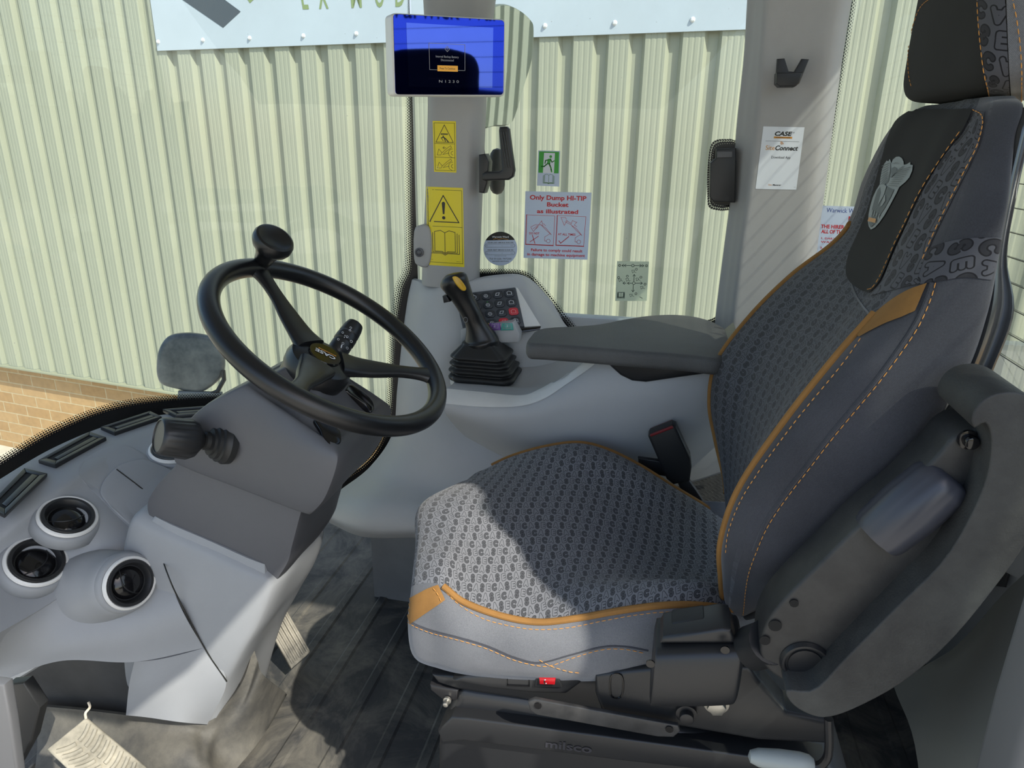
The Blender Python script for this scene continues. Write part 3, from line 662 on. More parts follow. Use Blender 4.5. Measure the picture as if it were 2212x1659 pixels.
# front face of the dash, arching over the dark recess and running down to the floor beside the pedestal
rows = [
 [B1_(-160, 1476), B1_(-30, 1381), B1_(105, 1301), mid(235, 1211), A1(330, 1148)],
 [PY(-160, 1500, .69), PY(-20, 1440, .715), PY(120, 1392, .75), PY(262, 1350, .805), PY(385, 1300, .85)],
 [PY(-160, 1530, .69), PY(-10, 1476, .715), PY(130, 1428, .75), PY(290, 1430, .80), PY(440, 1400, .85)],
]
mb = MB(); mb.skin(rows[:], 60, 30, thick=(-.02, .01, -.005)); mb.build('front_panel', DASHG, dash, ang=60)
mb = MB()
q = [(232, 1402), (268, 1400), (282, 1416), (276, 1480), (271, 1545), (380, 1556), (446, 1562), (470, 1500), (488, 1470), (440, 1396), (385, 1298), (330, 1330)]
mb.skin([[PY(290, 1430, .80), PY(340, 1425, .817), PY(390, 1414, .834), PY(440, 1400, .85)],
         [PY(279, 1480, .80), PY(330, 1485, .806), PY(400, 1480, .83), PY(489, 1471, .856)],
         [PY(272, 1545, .80), PY(320, 1550, .805), PY(390, 1560, .82), PY(448, 1565, .856)]], 40, 40, thick=(-.01, .02, 0))
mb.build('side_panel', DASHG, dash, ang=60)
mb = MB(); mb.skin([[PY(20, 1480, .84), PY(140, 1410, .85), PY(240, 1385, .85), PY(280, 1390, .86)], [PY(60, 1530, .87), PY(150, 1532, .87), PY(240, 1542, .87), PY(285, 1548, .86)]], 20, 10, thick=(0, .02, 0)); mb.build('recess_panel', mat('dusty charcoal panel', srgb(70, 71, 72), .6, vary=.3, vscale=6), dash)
hd = bvh(dtop)
mb = MB(); mb.tube(cr([A1(322, 1120)+V((0,-.001,.001)), A1(333, 1150)+V((0,-.001,0)), PY(362, 1240, .845), PY(389, 1300, .849), PY(442, 1400, .849), PY(490, 1472, .855)], 40), .0012, 6); mb.build('panel_gap', PRINTK, dash)
# tray lid: raised island with a split line
def island(name, pts, mt, par, off, h_, bev=.003, th=.01):
    q = smooth_px(pts, 40); P_ = [h_(a, b_) for a, b_ in q]; n = sum((x[1] for x in P_), V()).normalized(); m_ = MB()
    m_.prism([x[0]-n*th for x in P_], n*(th+off), bev); return m_.build(name, mt, par, ang=50)
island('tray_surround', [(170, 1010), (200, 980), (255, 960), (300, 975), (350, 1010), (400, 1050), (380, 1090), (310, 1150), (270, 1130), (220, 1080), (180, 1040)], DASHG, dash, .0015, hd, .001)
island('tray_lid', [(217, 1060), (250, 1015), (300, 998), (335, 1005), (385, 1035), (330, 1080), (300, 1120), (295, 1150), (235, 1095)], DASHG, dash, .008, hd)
mb = MB(); mb.tube(drape(bvh(bpy.data.objects['tray_lid']), [(252, 1014), (292, 1044), (330, 1074)], .0002, 12), .0011, 6); mb.build('seam', PRINTK, dash)
# slot vents
def slot(q4, q4z=.557):
    c = [hd(*p) for p in q4]; P4 = [PZ(p[0], p[1], q4z) for p in q4]; n = sum((x[1] for x in c), V()).normalized()
    def lp(u, v): return (P4[0]*(1-u)+P4[1]*u)*(1-v)+(P4[3]*(1-u)+P4[2]*u)*v+n*.0035
    m_ = MB()
    o_ = [(0, 0), (1, 0), (1, 1), (0, 1)]; i_ = [(.09, .22), (.91, .22), (.91, .78), (.09, .78)]
    for k in range(4):
        a, b_ = o_[k], o_[(k+1) % 4]; c_, d_ = i_[(k+1) % 4], i_[k]
        m_.prism([lp(*a)-n*.006, lp(*b_)-n*.006, lp(*c_)-n*.006, lp(*d_)-n*.006], n*.009, .0015, 2)
    v_ = m_.build('slot_vent', BLACK, dash)
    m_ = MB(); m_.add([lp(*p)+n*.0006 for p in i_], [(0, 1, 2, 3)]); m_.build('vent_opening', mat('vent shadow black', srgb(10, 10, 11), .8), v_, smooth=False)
    m_ = MB(); m_.prism([lp(.14, .5)+n*.0008, lp(.9, .5)+n*.0008, lp(.9, .76)+n*.0008, lp(.14, .76)+n*.0008], n*.0025, .0008, 2); m_.build('louver', BLACK, v_)
for q4 in ([(-28, 1098), (52, 1016), (102, 1028), (10, 1118)], [(84, 1000), (195, 938), (230, 950), (120, 1010)], [(218, 928), (325, 893), (350, 905), (248, 940)], [(352, 889), (470, 880), (478, 895), (380, 903)]): slot(q4, .5555 if q4[0][0] < 0 else .5575)
# round eyeball vents
def rvent(c, n, r=.045, spin=0, pod=None):
    c = V(c); n = V(n).normalized(); m_ = MB()
    m_.lathe([(r*1.02, -.03), (r*1.20, -.022), (r*1.13, -.006), (r*1.06, -.001), (r*1.02, -.001), (r*.99, -.008)], c, n, 48); m_.build('vent_bezel', DASHG, dash, ang=60); m_ = MB()
    m_.lathe([(r*.86, -.012), (r*.98, -.006), (r*1.02, 0), (r*.99, .0035), (r*.93, .005), (r*.88, .003), (r*.86, -.008)], c, n, 48)
    v_ = m_.build('round_vent', SILVER, dash)
    m_ = MB(); m_.lathe([(r*.66, -.012), (r*.90, -.010), (r*.90, .003), (r*.86, .006), (r*.76, .006), (r*.70, .002), (r*.66, -.006)], c, n, 48); m_.build('vent_collar', BLACK, v_)
    a = (V((0, 0, 1))-n*n.z).normalized(); b_ = n.cross(a); a, b_ = a*math.cos(spin)+b_*math.sin(spin), b_*math.cos(spin)-a*math.sin(spin)
    m_ = MB(); R_ = r*.70; g = []
    for i in range(20):
        ph = math.pi/2*i/19*.98
        g.append([c-n*.014+n*(math.sin(ph)*.017)+(a*math.cos(t*math.pi/24)+b_*math.sin(t*math.pi/24))*math.cos(ph)*R_ for t in range(48)])
    m_.grid(g, cu=True, caps=True); m_.build('vent_ball', GLOSSB, v_)
    m_ = MB(); arc = []
    for t in range(17):
        f = -1+2*t/16; u = f*R_*.92; w_ = (.25+.45*(1-f*f)-.35)*R_
        k = 1-min(1, (u*u+w_*w_)/(R_*R_)); arc.append(c-n*.014+n*(.0172*math.sqrt(k))+a*u+b_*w_)
    m_.tube(arc, .0011, 6); arc2 = [c-n*.0135+n*(.0172*math.sqrt(max(0, 1-((.35*math.cos(q)+.12)**2+(.3*math.sin(q))**2))))+a*R_*(.35*math.cos(q)+.12)+b_*R_*(.3*math.sin(q)+.3) for q in [k*math.pi/12 for k in range(25)]]
    m_.build('vent_vane', BLACK, v_)
rvent(V((-.952, .859, .508))+V((.482, -.076, .873))*.003, (.482, -.076, .873), .045, 1.2)
rvent(V((-.971, .796, .450))+V((.62, -.1, .77))*.016, (.62, -.1, .77), .046, 1.9)
pc = V((-.826, .826, .422)); pn = V((.90, -.30, .30)).normalized(); pu = V((.482, -.076, .873)).normalized()
mb = MB(); pb = pc-pn*.055+V((-.012, -.008, -.012)); pt = (V((0, 0, 1))-pn*pn.z).normalized(); ps = pn.cross(pt)
mb.loft([[pc+(pb-pc)*f+pt*math.cos(t*math.pi/10)*r*k_+ps*math.sin(t*math.pi/10)*r for t in range(20)] for f, r, k_ in ((1.5, .066, 1.1), (.9, .062, 1.05), (.45, .056, 1.0), (.12, .052, 1), (0, .0485, 1), (-.02, .046, 1))], 48, 24); mb.build('vent_pod', DASHG, dash)
rvent(pc+pn*.011, pn, .043, .3)
q_ = hd(376, 972); rvent(q_[0]+q_[1]*.002, q_[1], .045, .8)
# ---------------------------------------------------------------- side walls of the cab below the glass
mb = MB(); mb.box((.05, 1.63, .365), (1.25, .04, .735), None, .006); struct(mb.build('wall_right', GREY), 'grey lower side wall of the cab')
mb = MB(); mb.box((.685, .88, .30), (.04, 1.45, .59), None, .006); struct(mb.build('wall_rear', GREY), 'grey lower rear wall of the cab')
# ---------------------------------------------------------------- right-hand pod and console
pod = thing('side_console', 'grey moulded side console with silver edge strip carrying the joystick', 'console', (-.3, 1.4, 0))
def R_(*p): return [PY(*q) for q in p]
mb = MB()
gp = mb.skin([
 R_((890, 604, 1.57), (925, 612, 1.51), (980, 612, 1.49), (1050, 600, 1.52), (1118, 598, 1.555), (1150, 612, 1.575), (1190, 655, 1.58)),
 R_((880, 650, 1.56), (920, 640, 1.48), (980, 625, 1.465), (1050, 610, 1.49), (1120, 606, 1.53), (1155, 630, 1.55), (1215, 700, 1.57)),
 R_((868, 740, 1.55), (905, 720, 1.47), (960, 700, 1.44), (1040, 715, 1.44), (1130, 712, 1.455), (1175, 712, 1.47), (1240, 735, 1.55)),
 R_((858, 840, 1.54), (895, 820, 1.45), (950, 810, 1.42), (1040, 800, 1.43), (1130, 800, 1.44), (1175, 800, 1.45), (1240, 800, 1.47)),
 R_((846, 940, 1.52), (882, 940, 1.43), (950, 950, 1.39), (1040, 950, 1.39), (1130, 950, 1.39), (1175, 950, 1.39), (1240, 950, 1.4)),
 R_((790, 1018, 1.47), (850, 1030, 1.38), (950, 1050, 1.34), (1040, 1050, 1.33), (1130, 1050, 1.33), (1175, 1050, 1.33), (1240, 1050, 1.34)),
 R_((718, 1075, 1.42), (790, 1085, 1.31), (900, 1100, 1.27), (1000, 1100, 1.27), (1130, 1100, 1.27), (1175, 1100, 1.27), (1240, 1100, 1.27)),
 R_((706, 1112, 1.38), (780, 1140, 1.28), (900, 1146, 1.25), (1000, 1146, 1.25), (1130, 1146, 1.25), (1175, 1146, 1.25), (1240, 1146, 1.25)),
 R_((712, 1130, 1.40), (785, 1160, 1.33), (900, 1162, 1.31), (1000, 1162, 1.31), (1130, 1162, 1.31), (1175, 1162, 1.31), (1240, 1162, 1.31)),
], 60, 80, thick=(0, .02, 0)); podm = mb.build('pod_panel', GREY, pod, ang=60)
mb = MB(); mb.box((-.30, 1.50, .14), (.72, .16, .28)); mb.build('kick_panel', mat('kick panel grey', srgb(110, 112, 114), .55, vary=.15, vscale=7), pod)
xs = (962, 1040, 1125, 1205, 1300, 1420, 1550)
def rr(pys, ys, dx=0): return [PY(x+dx, p, y) for x, p, y in zip(xs, pys, ys)]
mb = MB()
mb.skin([
 rr((842, 850, 857, 824, 765, 755, 765), (1.262, 1.252, 1.243, 1.235, 1.23, 1.23, 1.24)),
 rr((866, 876, 880, 856, 812, 800, 800), (1.235, 1.225, 1.217, 1.21, 1.21, 1.21, 1.22)),
 rr((890, 905, 908, 900, 880, 868, 860), (1.235, 1.22, 1.21, 1.203, 1.20, 1.20, 1.215)),
 rr((905, 930, 948, 955, 950, 935, 915), (1.26, 1.24, 1.225, 1.215, 1.21, 1.215, 1.24), 8),
 rr((925, 958, 990, 1010, 1015, 1000, 975), (1.32, 1.29, 1.275, 1.265, 1.26, 1.27, 1.30), 25),
 rr((945, 985, 1020, 1045, 1060, 1050, 1010), (1.40, 1.37, 1.35, 1.34, 1.33, 1.34, 1.36), 45),
], 70, 50, thick=(0, .015, 0)); conm = mb.build('console_body', GREY, pod, ang=60)
E_ = rr((842, 850, 857, 824, 765, 755, 765), (1.262, 1.252, 1.243, 1.235, 1.23, 1.23, 1.24))
mb = MB()
mb.skin([E_, [p+V((0, .06, -.004 if i < 3 else -.02)) for i, p in enumerate(E_)], [V((p.x-.02, 1.36, .642+(0, 0, .0, .01, .03, .06, .06)[i])) for i, p in enumerate(E_)], [V((p.x-.03, 1.47, .655+(0, 0, 0, .01, .04, .06, .06)[i])) for i, p in enumerate(E_)], [V((p.x-.03, 1.60, .67+(0, 0, 0, .01, .05, .06, .06)[i])) for i, p in enumerate(E_)]], 60, 40, thick=(0, 0, -.01))
deck = mb.build('console_deck', GREY, pod, ang=60)
hc = bvh(conm)
def ribbon(hit, A, B, name, mt, par, off=.0012, n=60, m=6, uvs=1, thick=0):
    A = smooth_px(A, n, False); B = smooth_px(B, n, False); g = []
    for i in range(m):
        f = i/(m-1); row = []
        for a, b_ in zip(A, B):
            l, nn = hit(a[0]*(1-f)+b_[0]*f, a[1]*(1-f)+b_[1]*f); row.append(l+nn*off)
        g.append(row)
    m_ = MB(); m_.grid(g); return m_.build(name, mt, par, fix=False, ang=60)
ribbon(hc, [(960, 840), (1040, 848), (1125, 855), (1165, 842), (1205, 818), (1245, 785), (1260, 772)], [(962, 872), (1040, 879), (1122, 878), (1175, 862), (1225, 830), (1275, 795), (1297, 774)], 'silver_strip', SILVER, pod)
# keypad on the pod
kq = [(1000, 634), (1114, 622), (1132, 704), (1012, 714)]
kp = plane(PY(1065, 660, 1.445), (.10, -.86, .50))
kd = Decal([(985, 636), (1112, 621), (1131, 704), (1004, 716)], 100, 80, kp, 0)
keyp = thing('keypad', 'black keypad of small square buttons under the front pillar', 'keypad', kd.P(50, 40))
kn_ = V((.10, -.86, .50)).normalized()
def kpr(x0, y0, x1, y1, h0, h1, bev, r=0):
    pts = [(x0, y0), (x1, y0), (x1, y1), (x0, y1)]
    if r: pts = [(x0+r, y0), (x1-r, y0), (x1, y0+r), (x1, y1-r), (x1-r, y1), (x0+r, y1), (x0, y1-r), (x0, y0+r)]
    m_ = MB(); m_.prism([kd.P(a, b_)+kn_*h0 for a, b_ in pts], kn_*(h1-h0), bev, 2); return m_
kpr(-2, 0, 101, 81, -.012, .001, .0008, 1.5).build('keypad_base', mat('keypad dark grey', srgb(72, 76, 82), .5), keyp)
KEYR = mat('red key', srgb(196, 52, 62), .4); KEYK = mat('dark key', srgb(48, 52, 58), .35)
for r in range(4):
    for c in range(5):
        x0 = 3+c*19.6; y0 = 4+r*19; red = (r, c) in ((0, 0), (2, 4), (3, 3))
        key = kpr(x0, y0, x0+15.5, y0+15, 0, .006, .0012, 3).build('key', KEYR if red else KEYK, keyp)
        kk = Decal([kd.F((x0+a)/100, (y0+b_)/80) for a, b_ in ((0, 0), (15.5, 0), (15.5, 15), (0, 15))], 15, 15, lambda a, b_: (kp(a, b_)[0]+kn_*.0066, kn_), 0)
        t = (r*5+c) % 5; icons = 'w'
        if t == 0: kk.rect('w', 4, 5, 11, 9)
        elif t == 1: kk.circ('w', 7.5, 8, 3.2, .9, n=10); kk.line('w', [(7.5, 3), (7.5, 6)], .9)
        elif t == 2: kk.circ('w', 7.5, 8.3, 3, .9, n=10); kk.circ('w', 7.5, 8.3, 1, n=8)
        elif t == 3: kk.line('w', [(4, 10), (6, 5), (11, 5), (9, 10)], 1, closed=True)
        else: kk.line('w', [(4, 11), (4, 6), (7, 4), (11, 6), (11, 11)], 1); kk.line('w', [(4, 11), (11, 11)], .8)
        if (r, c) in ((1, 1), (1, 2), (2, 1), (3, 1)): kk.rect('g', 6.5, 1.5, 8.5, 3)
        kk.build({'w': ('key_symbol', WHITEP if not red else mat('pale red print', srgb(240, 170, 170))), 'g': ('key_light', GREENP)}, key)
# sloping silver panel right of the keypad
mb = MB(); mb.prism([kp(*p)[0]-kn_*.008 for p in ((1114, 620), (1119, 623), (1168, 704), (1133, 706))], kn_*.009, .0006, 2); mb.build('side_plate', SILVER, keyp)
mb = MB(); mb.prism([kp(*p)[0]-kn_*.006 for p in ((1006, 720), (1133, 708), (1168, 705), (1166, 711), (1140, 716), (1008, 727))], kn_*.005, .0006, 2); mb.build('lower_slot', GLOSSB, keyp)
# row of coloured rocker switches behind the joystick
blk = pod
mb = MB(); mb.prism([PY(a, b_, 1.399) for a, b_ in ((995, 712), (1108, 696), (1122, 722), (1120, 740), (995, 742))], (0, .03, 0), .002); blk = mb.build('switch_block', GREY, pod)
for nm, cx_, c in (('yellow switch', 1046, srgb(205, 180, 50)), ('purple switch', 1067, srgb(130, 90, 165)), ('teal switch', 1094, srgb(80, 165, 155))):
    wd = 13 if cx_ > 1050 else 9
    q = ((cx_-wd+3, 698), (cx_+wd-1, 698), (cx_+wd+2, 713), (cx_-wd, 714)); m_ = MB(); m_.prism([PY(a, b_, 1.395) for a, b_ in q], (0, .014, -.004), .0015, 2); s_ = m_.build('rocker_switch', mat(nm, c, .4), blk); s_['label'] = nm.replace('switch', 'rocker switch')
    dd = Decal(q, 10, 8, plane((0, 1.3945, 0), (0, -1, 0)), .0002)
    dd.line('w', [(2.5, 1.5), (7.5, 1.5), (8, 6), (2, 6)], .4, closed=True); dd.text('w', {1046: '1', 1067: '2', 1094: '3'}[cx_], 5, 5, 3, bold=0); dd.build({'w': ('switch_mark', WHITEP)}, s_)
# ---------------------------------------------------------------- joystick
jb = V((-.350, 1.375, .652))
joy = thing('joystick', 'black joystick with yellow thumb button and ribbed boot on the side console', 'joystick', jb)
def sq(c, h, w_, d_, k=.86, tilt=V((0, 0, 0))): return [c+V((a*w_, b_*d_, h))+tilt for a, b_ in ((-1, 0), (-1, -k*.8), (-k, -k), (-k*.8, -1), (0, -1), (k*.8, -1), (k, -k), (1, -k*.8), (1, 0), (1, k*.8), (k, k), (k*.8, 1), (0, 1), (-k*.8, 1), (-k, k), (-1, k*.8))]
secs = []
for h, w_ in ((-.006, .066), (-.003, .069), (.002, .071), (.006, .068), (.008, .062), (.011, .062), (.014, .067), (.018, .068), (.022, .060), (.026, .060), (.030, .064), (.033, .063), (.036, .055), (.040, .055), (.044, .060), (.048, .059), (.054, .052), (.066, .038), (.072, .034)):
    secs.append(sq(jb, h, w_, w_*.86, tilt=V((-.012*max(0, h)/.07, 0, 0))))
mb = MB(); mb.loft(secs, 64, 80); mb.build('bellows', RUBBER, joy, ang=80)
def ring(c, ax_, rx, ry, side=V((0, 1, 0)), n=14):
    ax_ = ax_.normalized(); a = (side-ax_*side.dot(ax_)).normalized(); b_ = ax_.cross(a)
    return [c+a*(math.cos(2*math.pi*k/n)*ry)+b_*(math.sin(2*math.pi*k/n)*rx) for k in range(n)]
gp_ = [PY(1040, 748, 1.37), PY(1040, 738, 1.37), PY(1037, 727, 1.37), PY(1028, 700, 1.365), PY(1017, 675, 1.36), PY(1002, 648, 1.355), PY(990, 625, 1.35), PY(980, 607, 1.345), PY(975, 598, 1.345), PY(973, 592, 1.345)]
rad = [(.036, .030), (.038, .032), (.034, .028), (.0225, .020), (.0215, .019), (.0225, .02), (.0265, .022), (.030, .024), (.024, .02), (.010, .010)]
secs = []
for i, (c, r) in enumerate(zip(gp_, rad)):
    t = gp_[min(i+1, len(gp_)-1)]-gp_[max(0, i-1)]; secs.append(ring(c, t, r[0], r[1]))
mb = MB(); mb.loft(secs, 28, 50); grip = mb.build('grip', SATIN, joy, ang=70)
hg = bvh(grip)
YBTN = mat('yellow thumb button', srgb(214, 170, 50), .35)
island('thumb_button', [(977, 600), (984, 597), (994, 604), (1005, 620), (1004, 627), (997, 627), (986, 616)], YBTN, joy, .0075, hg, .0015, .006)
mb = MB(); mb.prism([PY(a, b_, 1.34) for a, b_ in ((955, 640), (964, 638), (972, 652), (958, 655))], (0, .02, 0), .002); mb.build('trigger', BLACK, joy)
d = Decal([(1000, 683), (1012, 683), (1012, 698), (1000, 698)], 10, 10, hg, .0004); d.circ('w', 5, 5, 3.6, .9); d.build({'w': ('grip_mark', GREYP)}, grip)
# ---------------------------------------------------------------- console armrest pad
arm = thing('console_armrest', 'long black grained armrest pad over the side console', 'armrest', PZ(1380, 740, .77))
o_ = smooth_px([(1139, 741), (1145, 722), (1172, 707), (1280, 700), (1345, 688), (1400, 680), (1460, 678), (1515, 685), (1562, 703), (1594, 732), (1594, 752), (1560, 775), (1480, 768), (1350, 758), (1250, 750), (1180, 745)], 64)
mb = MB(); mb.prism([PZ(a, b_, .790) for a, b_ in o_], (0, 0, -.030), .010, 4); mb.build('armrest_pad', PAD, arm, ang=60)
mb = MB(); mb.prism([PY(a, b_, 1.195) for a, b_ in ((1272, 760), (1562, 772), (1600, 742), (1600, 775), (1545, 806), (1470, 816), (1395, 827), (1365, 824), (1340, 812), (1310, 785))], (0, .16, 0), .006); mb.build('armrest_support', BLACK, arm)
# ---------------------------------------------------------------- belt buckle beside the seat
bk = thing('belt_buckle', 'black seat belt buckle with red release edge behind the cushion', 'buckle', PY(1490, 1060, 1.17))
mb = MB(); mb.prism([PY(a, b_, 1.165) for a, b_ in ((1400, 944), (1403, 938), (1452, 919), (1460, 922), (1492, 990), (1494, 1010), (1490, 1040), (1455, 1048), (1440, 1036))], (0, .03, 0), .004); mb.build('buckle_housing', mat('buckle black', srgb(24, 25, 27), .45), bk)
mb = MB(); mb.prism([PY(a, b_, 1.162) for a, b_ in ((1404, 940), (1452, 921), (1455, 925), (1406, 944))], (0, .034, 0), .0008); mb.build('release_button', mat('dark red release', srgb(120, 24, 30), .4), bk)
mb = MB(); mb.prism([PY(a, b_, 1.172) for a, b_ in ((1462, 1040), (1486, 1034), (1505, 1060), (1530, 1100), (1500, 1110), (1478, 1075))], (0, .012, 0), .002); mb.build('buckle_strap', BLKSTEEL, bk)
mb = MB(); mb.prism([PY(a, b_, 1.185) for a, b_ in ((1378, 990), (1440, 998), (1470, 1020), (1440, 1030), (1380, 1020))], (0, .012, 0), .002); mb.build('anchor_plate', BLKSTEEL, bk)
# ---------------------------------------------------------------- things fixed to window and pillars
lt_ = thing('window_latch', 'black window latch with upright handle beside the front pillar', 'latch', PY(1050, 380, 1.56))
mb = MB(); mb.prism([PY(a, b_, 1.47) for a, b_ in ((1034, 334), (1048, 332), (1056, 350), (1054, 375), (1052, 395), (1045, 418), (1034, 416))], (0, .035, 0), .003); mb.build('latch_base', BLACK, lt_)
mb = MB(); mb.prism([PY(a, b_, 1.455) for a, b_ in ((1077, 282), (1079, 274), (1094, 273), (1099, 278), (1111, 368), (1108, 382), (1098, 389), (1048, 391), (1041, 388), (1041, 376), (1048, 371), (1078, 370), (1084, 366))], (0, .018, 0), .004); hnd = mb.build('latch_handle', BLACK, lt_)
mb = MB()
for k in range(3): mb.prism([PY(a, b_, 1.4535) for a, b_ in ((1081+k*5, 284), (1083+k*5, 284), (1094+k*5, 362), (1092+k*5, 362))], (0, .004, 0), .0005, 1)
mb.build('handle_grooves', GLOSSB, hnd)
a_, b_ = PY(1074, 338, 1.64), PY(1074, 404, 1.64)
mb = MB(); mb.lathe([(.001, -.018), (.010, -.015), (.016, -.006), (.018, .004), (.018, (b_-a_).length-.004), (.016, (b_-a_).length+.006), (.010, (b_-a_).length+.014), (.001, (b_-a_).length+.017)], a_, b_-a_, 24); mb.build('outer_knob', RUBBER, lt_)
hg_ = w2
mb = MB(); mb.prism([PY(a, b_, 1.56) for a, b_ in ((1547, 322), (1590, 320), (1588, 438), (1541, 437), (1533, 427), (1534, 352), (1546, 342))], (0, .05, 0), .003); hb = mb.build('window_hinge', BLACK, hg_)
mb = MB(); mb.prism([PY(a, b_, 1.556) for a, b_ in ((1549, 327), (1582, 327), (1582, 340), (1549, 341))], (0, .006, 0), .001); mb.build('hinge_cap', DGREY, hb)
hk = thing('coat_hook', 'black forked coat hook on the rear pillar', 'hook', PY(1710, 165, 1.51))
mb = MB(); mb.prism([PY(a, b_, 1.485) for a, b_ in ((1679, 127), (1695, 126), (1704, 154), (1716, 155), (1732, 127), (1748, 128), (1727, 180), (1718, 187), (1684, 187), (1677, 180), (1677, 158))], (0, .012, 0), .0015); mb.build('prongs', BLACK, hk)
mb = MB(); mb.prism([PY(a, b_, 1.475) for a, b_ in ((1678, 157), (1734, 157), (1727, 179), (1718, 187), (1684, 187), (1677, 180))], (0, .035, 0), .002); mb.build('cradle', BLACK, hk)
# ---------------------------------------------------------------- monitor on the front pillar
MN = V((.665, -.747, -.005)).normalized(); mp = plane(CAM+ray(968, 115)*1.245, MN)
mon = thing('monitor', 'silver framed touch screen monitor mounted on the front pillar', 'monitor', mp(968, 115)[0])
def rq(pts, r, n=4):
    out = []
    for i in range(len(pts)):
        p, a, b_ = V(pts[i]+(0,)), V(pts[i-1]+(0,)), V(pts[(i+1) % len(pts)]+(0,)); u_, v_ = (a-p).normalized(), (b_-p).normalized()
        for k in range(n+1):
            t = k/n; q = (p+u_*r)*(1-t)**2+p*2*t*(1-t)+(p+v_*r)*t*t; out.append((q.x, q.y))
    return out
fr = rq([(845, 27), (1093, 41), (1091, 209), (850, 207)], 12)
mb = MB(); mb.prism([mp(*p)[0]-MN*.034 for p in fr], MN*.034, .004, 4); mb.build('bezel', SILVER, mon)
mb = MB(); c_ = mp(968, 115)[0]; mb.tube([c_-MN*.030, c_-MN*.09, V((-.475, 1.50, c_.z))], .022, 16); mb.build('mounting_arm', BLACK, mon)
SCR = bpy.data.materials.new('coated screen glass'); SCR.use_nodes = True; b_ = SCR.node_tree.nodes['Principled BSDF']
b_.inputs['Base Color'].default_value = (.015, .03, .33, 1); b_.inputs['Metallic'].default_value = 1.0; b_.inputs['Roughness'].default_value = .03
mb = MB(); mb.prism([mp(*p)[0]-MN*.002 for p in rq([(849, 30), (1089, 44), (1087, 205), (854, 204)], 8)], MN*.0028, .0003, 1); scrn = mb.build('screen', SCR, mon)
DSP = SCR.copy(); DSP.name = 'lit display area'; DSP.node_tree.nodes['Principled BSDF'].inputs['Base Color'].default_value = (.05, .08, .42, 1)
mb = MB(); mb.add([mp(*p)[0]+MN*.0011 for p in ((877, 49), (1065, 60), (1063, 190), (882, 187))], [(0, 1, 2, 3)]); mb.build('display_area', DSP, scrn, smooth=False)
d = Decal([(877, 49), (1065, 60), (1063, 190), (882, 187)], 188, 135, mp, .0014, .0001)
SG = mat('screen grey lines', srgb(130, 130, 130), .5, emis=(.3, .3, .3, .25))
d.line('g', [(46, 40), (124, 40), (124, 97), (46, 97)], .8, closed=True); d.line('g', [(85, 45), (90, 51), (85, 57), (80, 51)], .8, closed=True); d.line('g', [(85, 48), (85, 52)], .9); d.circ('g', 85, 54, .5)
d.text('g', 'Internal Backup Battery', 85, 70, 5, 50, bold=0); d.text('g', 'Disconnected', 85, 77.5, 5, 28, bold=0)
d.rect('o', 63, 87, 108, 100, 2); d.text('k', 'Press To Continue', 85, 95.5, 4.5, 34, lay=3, bold=.01); d.text('g', 'N 1 2 3 0', 88, 125, 6, 44, bold=0)
d.build({'g': ('screen_text', SG), 'o': ('screen_button', mat('screen orange', srgb(205, 145, 45), .5, emis=(.6, .3, .04, .35))), 'k': ('button_text', PRINTK)}, scrn)
# lettering on the rear window, seen mirrored in the monitor glass
def rwin(px, py):
    p = mp(px, py)[0]; dd_ = ray(px, py).normalized(); r_ = dd_-MN*2*dd_.dot(MN); return p+r_*((RX-.002-p.x)/r_.x), V((-1, 0, 0))
d = Decal([(815, -14), (1098, 2), (1098, 46), (815, 37)], 100, 20, rwin, .0005); d.text('t', 'Warwick Ward', 50, 20, 19, 98, bold=.01); d.build({'t': ('window_lettering', PRINTK)}, rw)
# ---------------------------------------------------------------- stickers
hp1 = bvh(p1)
def sticker(name, label, cat, quad, W, H, hit, base, nx=14, ny=20, off=.0006, r=0):
    dd = Decal(quad, W, H, hit, off); g = [[dd.P(W*j/nx, H*i/ny, 0) for j in range(nx+1)] for i in range(ny+1)]
    m_ = MB(); m_.grid(g); o = m_.build(name, base, None, fix=False); tag(o, label, cat); return o, dd
def book(dd, k, cx_, cy_, w_, lay=1, lw=1.2):
    h = w_*.38
    for i, o2 in enumerate((0, .07, .14)):
        o2 *= w_
        pts = [(cx_-w_*.36-o2, cy_-h+o2*.6), (cx_-w_*.36-o2, cy_+h*.8+o2*.5), (cx_-w_*.1, cy_+h*.8+o2*.5), (cx_, cy_+h*.95+o2*.5), (cx_+w_*.1, cy_+h*.8+o2*.5), (cx_+w_*.36+o2, cy_+h*.8+o2*.5), (cx_+w_*.36+o2, cy_-h+o2*.6)]
        dd.line(k, pts, lw, lay)
    dd.line(k, [(cx_-w_*.36, cy_-h), (cx_-w_*.15, cy_-h*1.12), (cx_, cy_-h*.92), (cx_+w_*.15, cy_-h*1.12), (cx_+w_*.36, cy_-h)], lw, lay); dd.line(k, [(cx_, cy_-h*.92), (cx_, cy_+h*.95)], lw, lay)
o, d = sticker('warning_sticker', 'small tall yellow warning sticker with three loader pictures', 'sticker', [(935, 261), (985, 262), (986, 373), (938, 371)], 50, 111, hp1, YELLOW)
d.line('k', [(3, 4), (47, 4), (47, 107), (3, 107)], .8, closed=True); d.line('k', [(3, 48), (47, 48)], .8); d.line('k', [(3, 78), (47, 78)], .8)
d.line('k', [(25, 8), (44, 45), (6, 45)], 1.2, closed=True)
for x in range(5): d.poly('k', [(18+x*3, 26), (20.5+x*3, 26), (19.5+x*3, 29), (17+x*3, 29)])
d.circ('k', 22, 32, 1.4); d.line('k', [(18, 36), (23, 34), (28, 38), (33, 44)], 2.2); d.line('k', [(24, 35), (27, 43)], 1.8); d.line('k', [(19, 38), (22, 42)], 1.2)
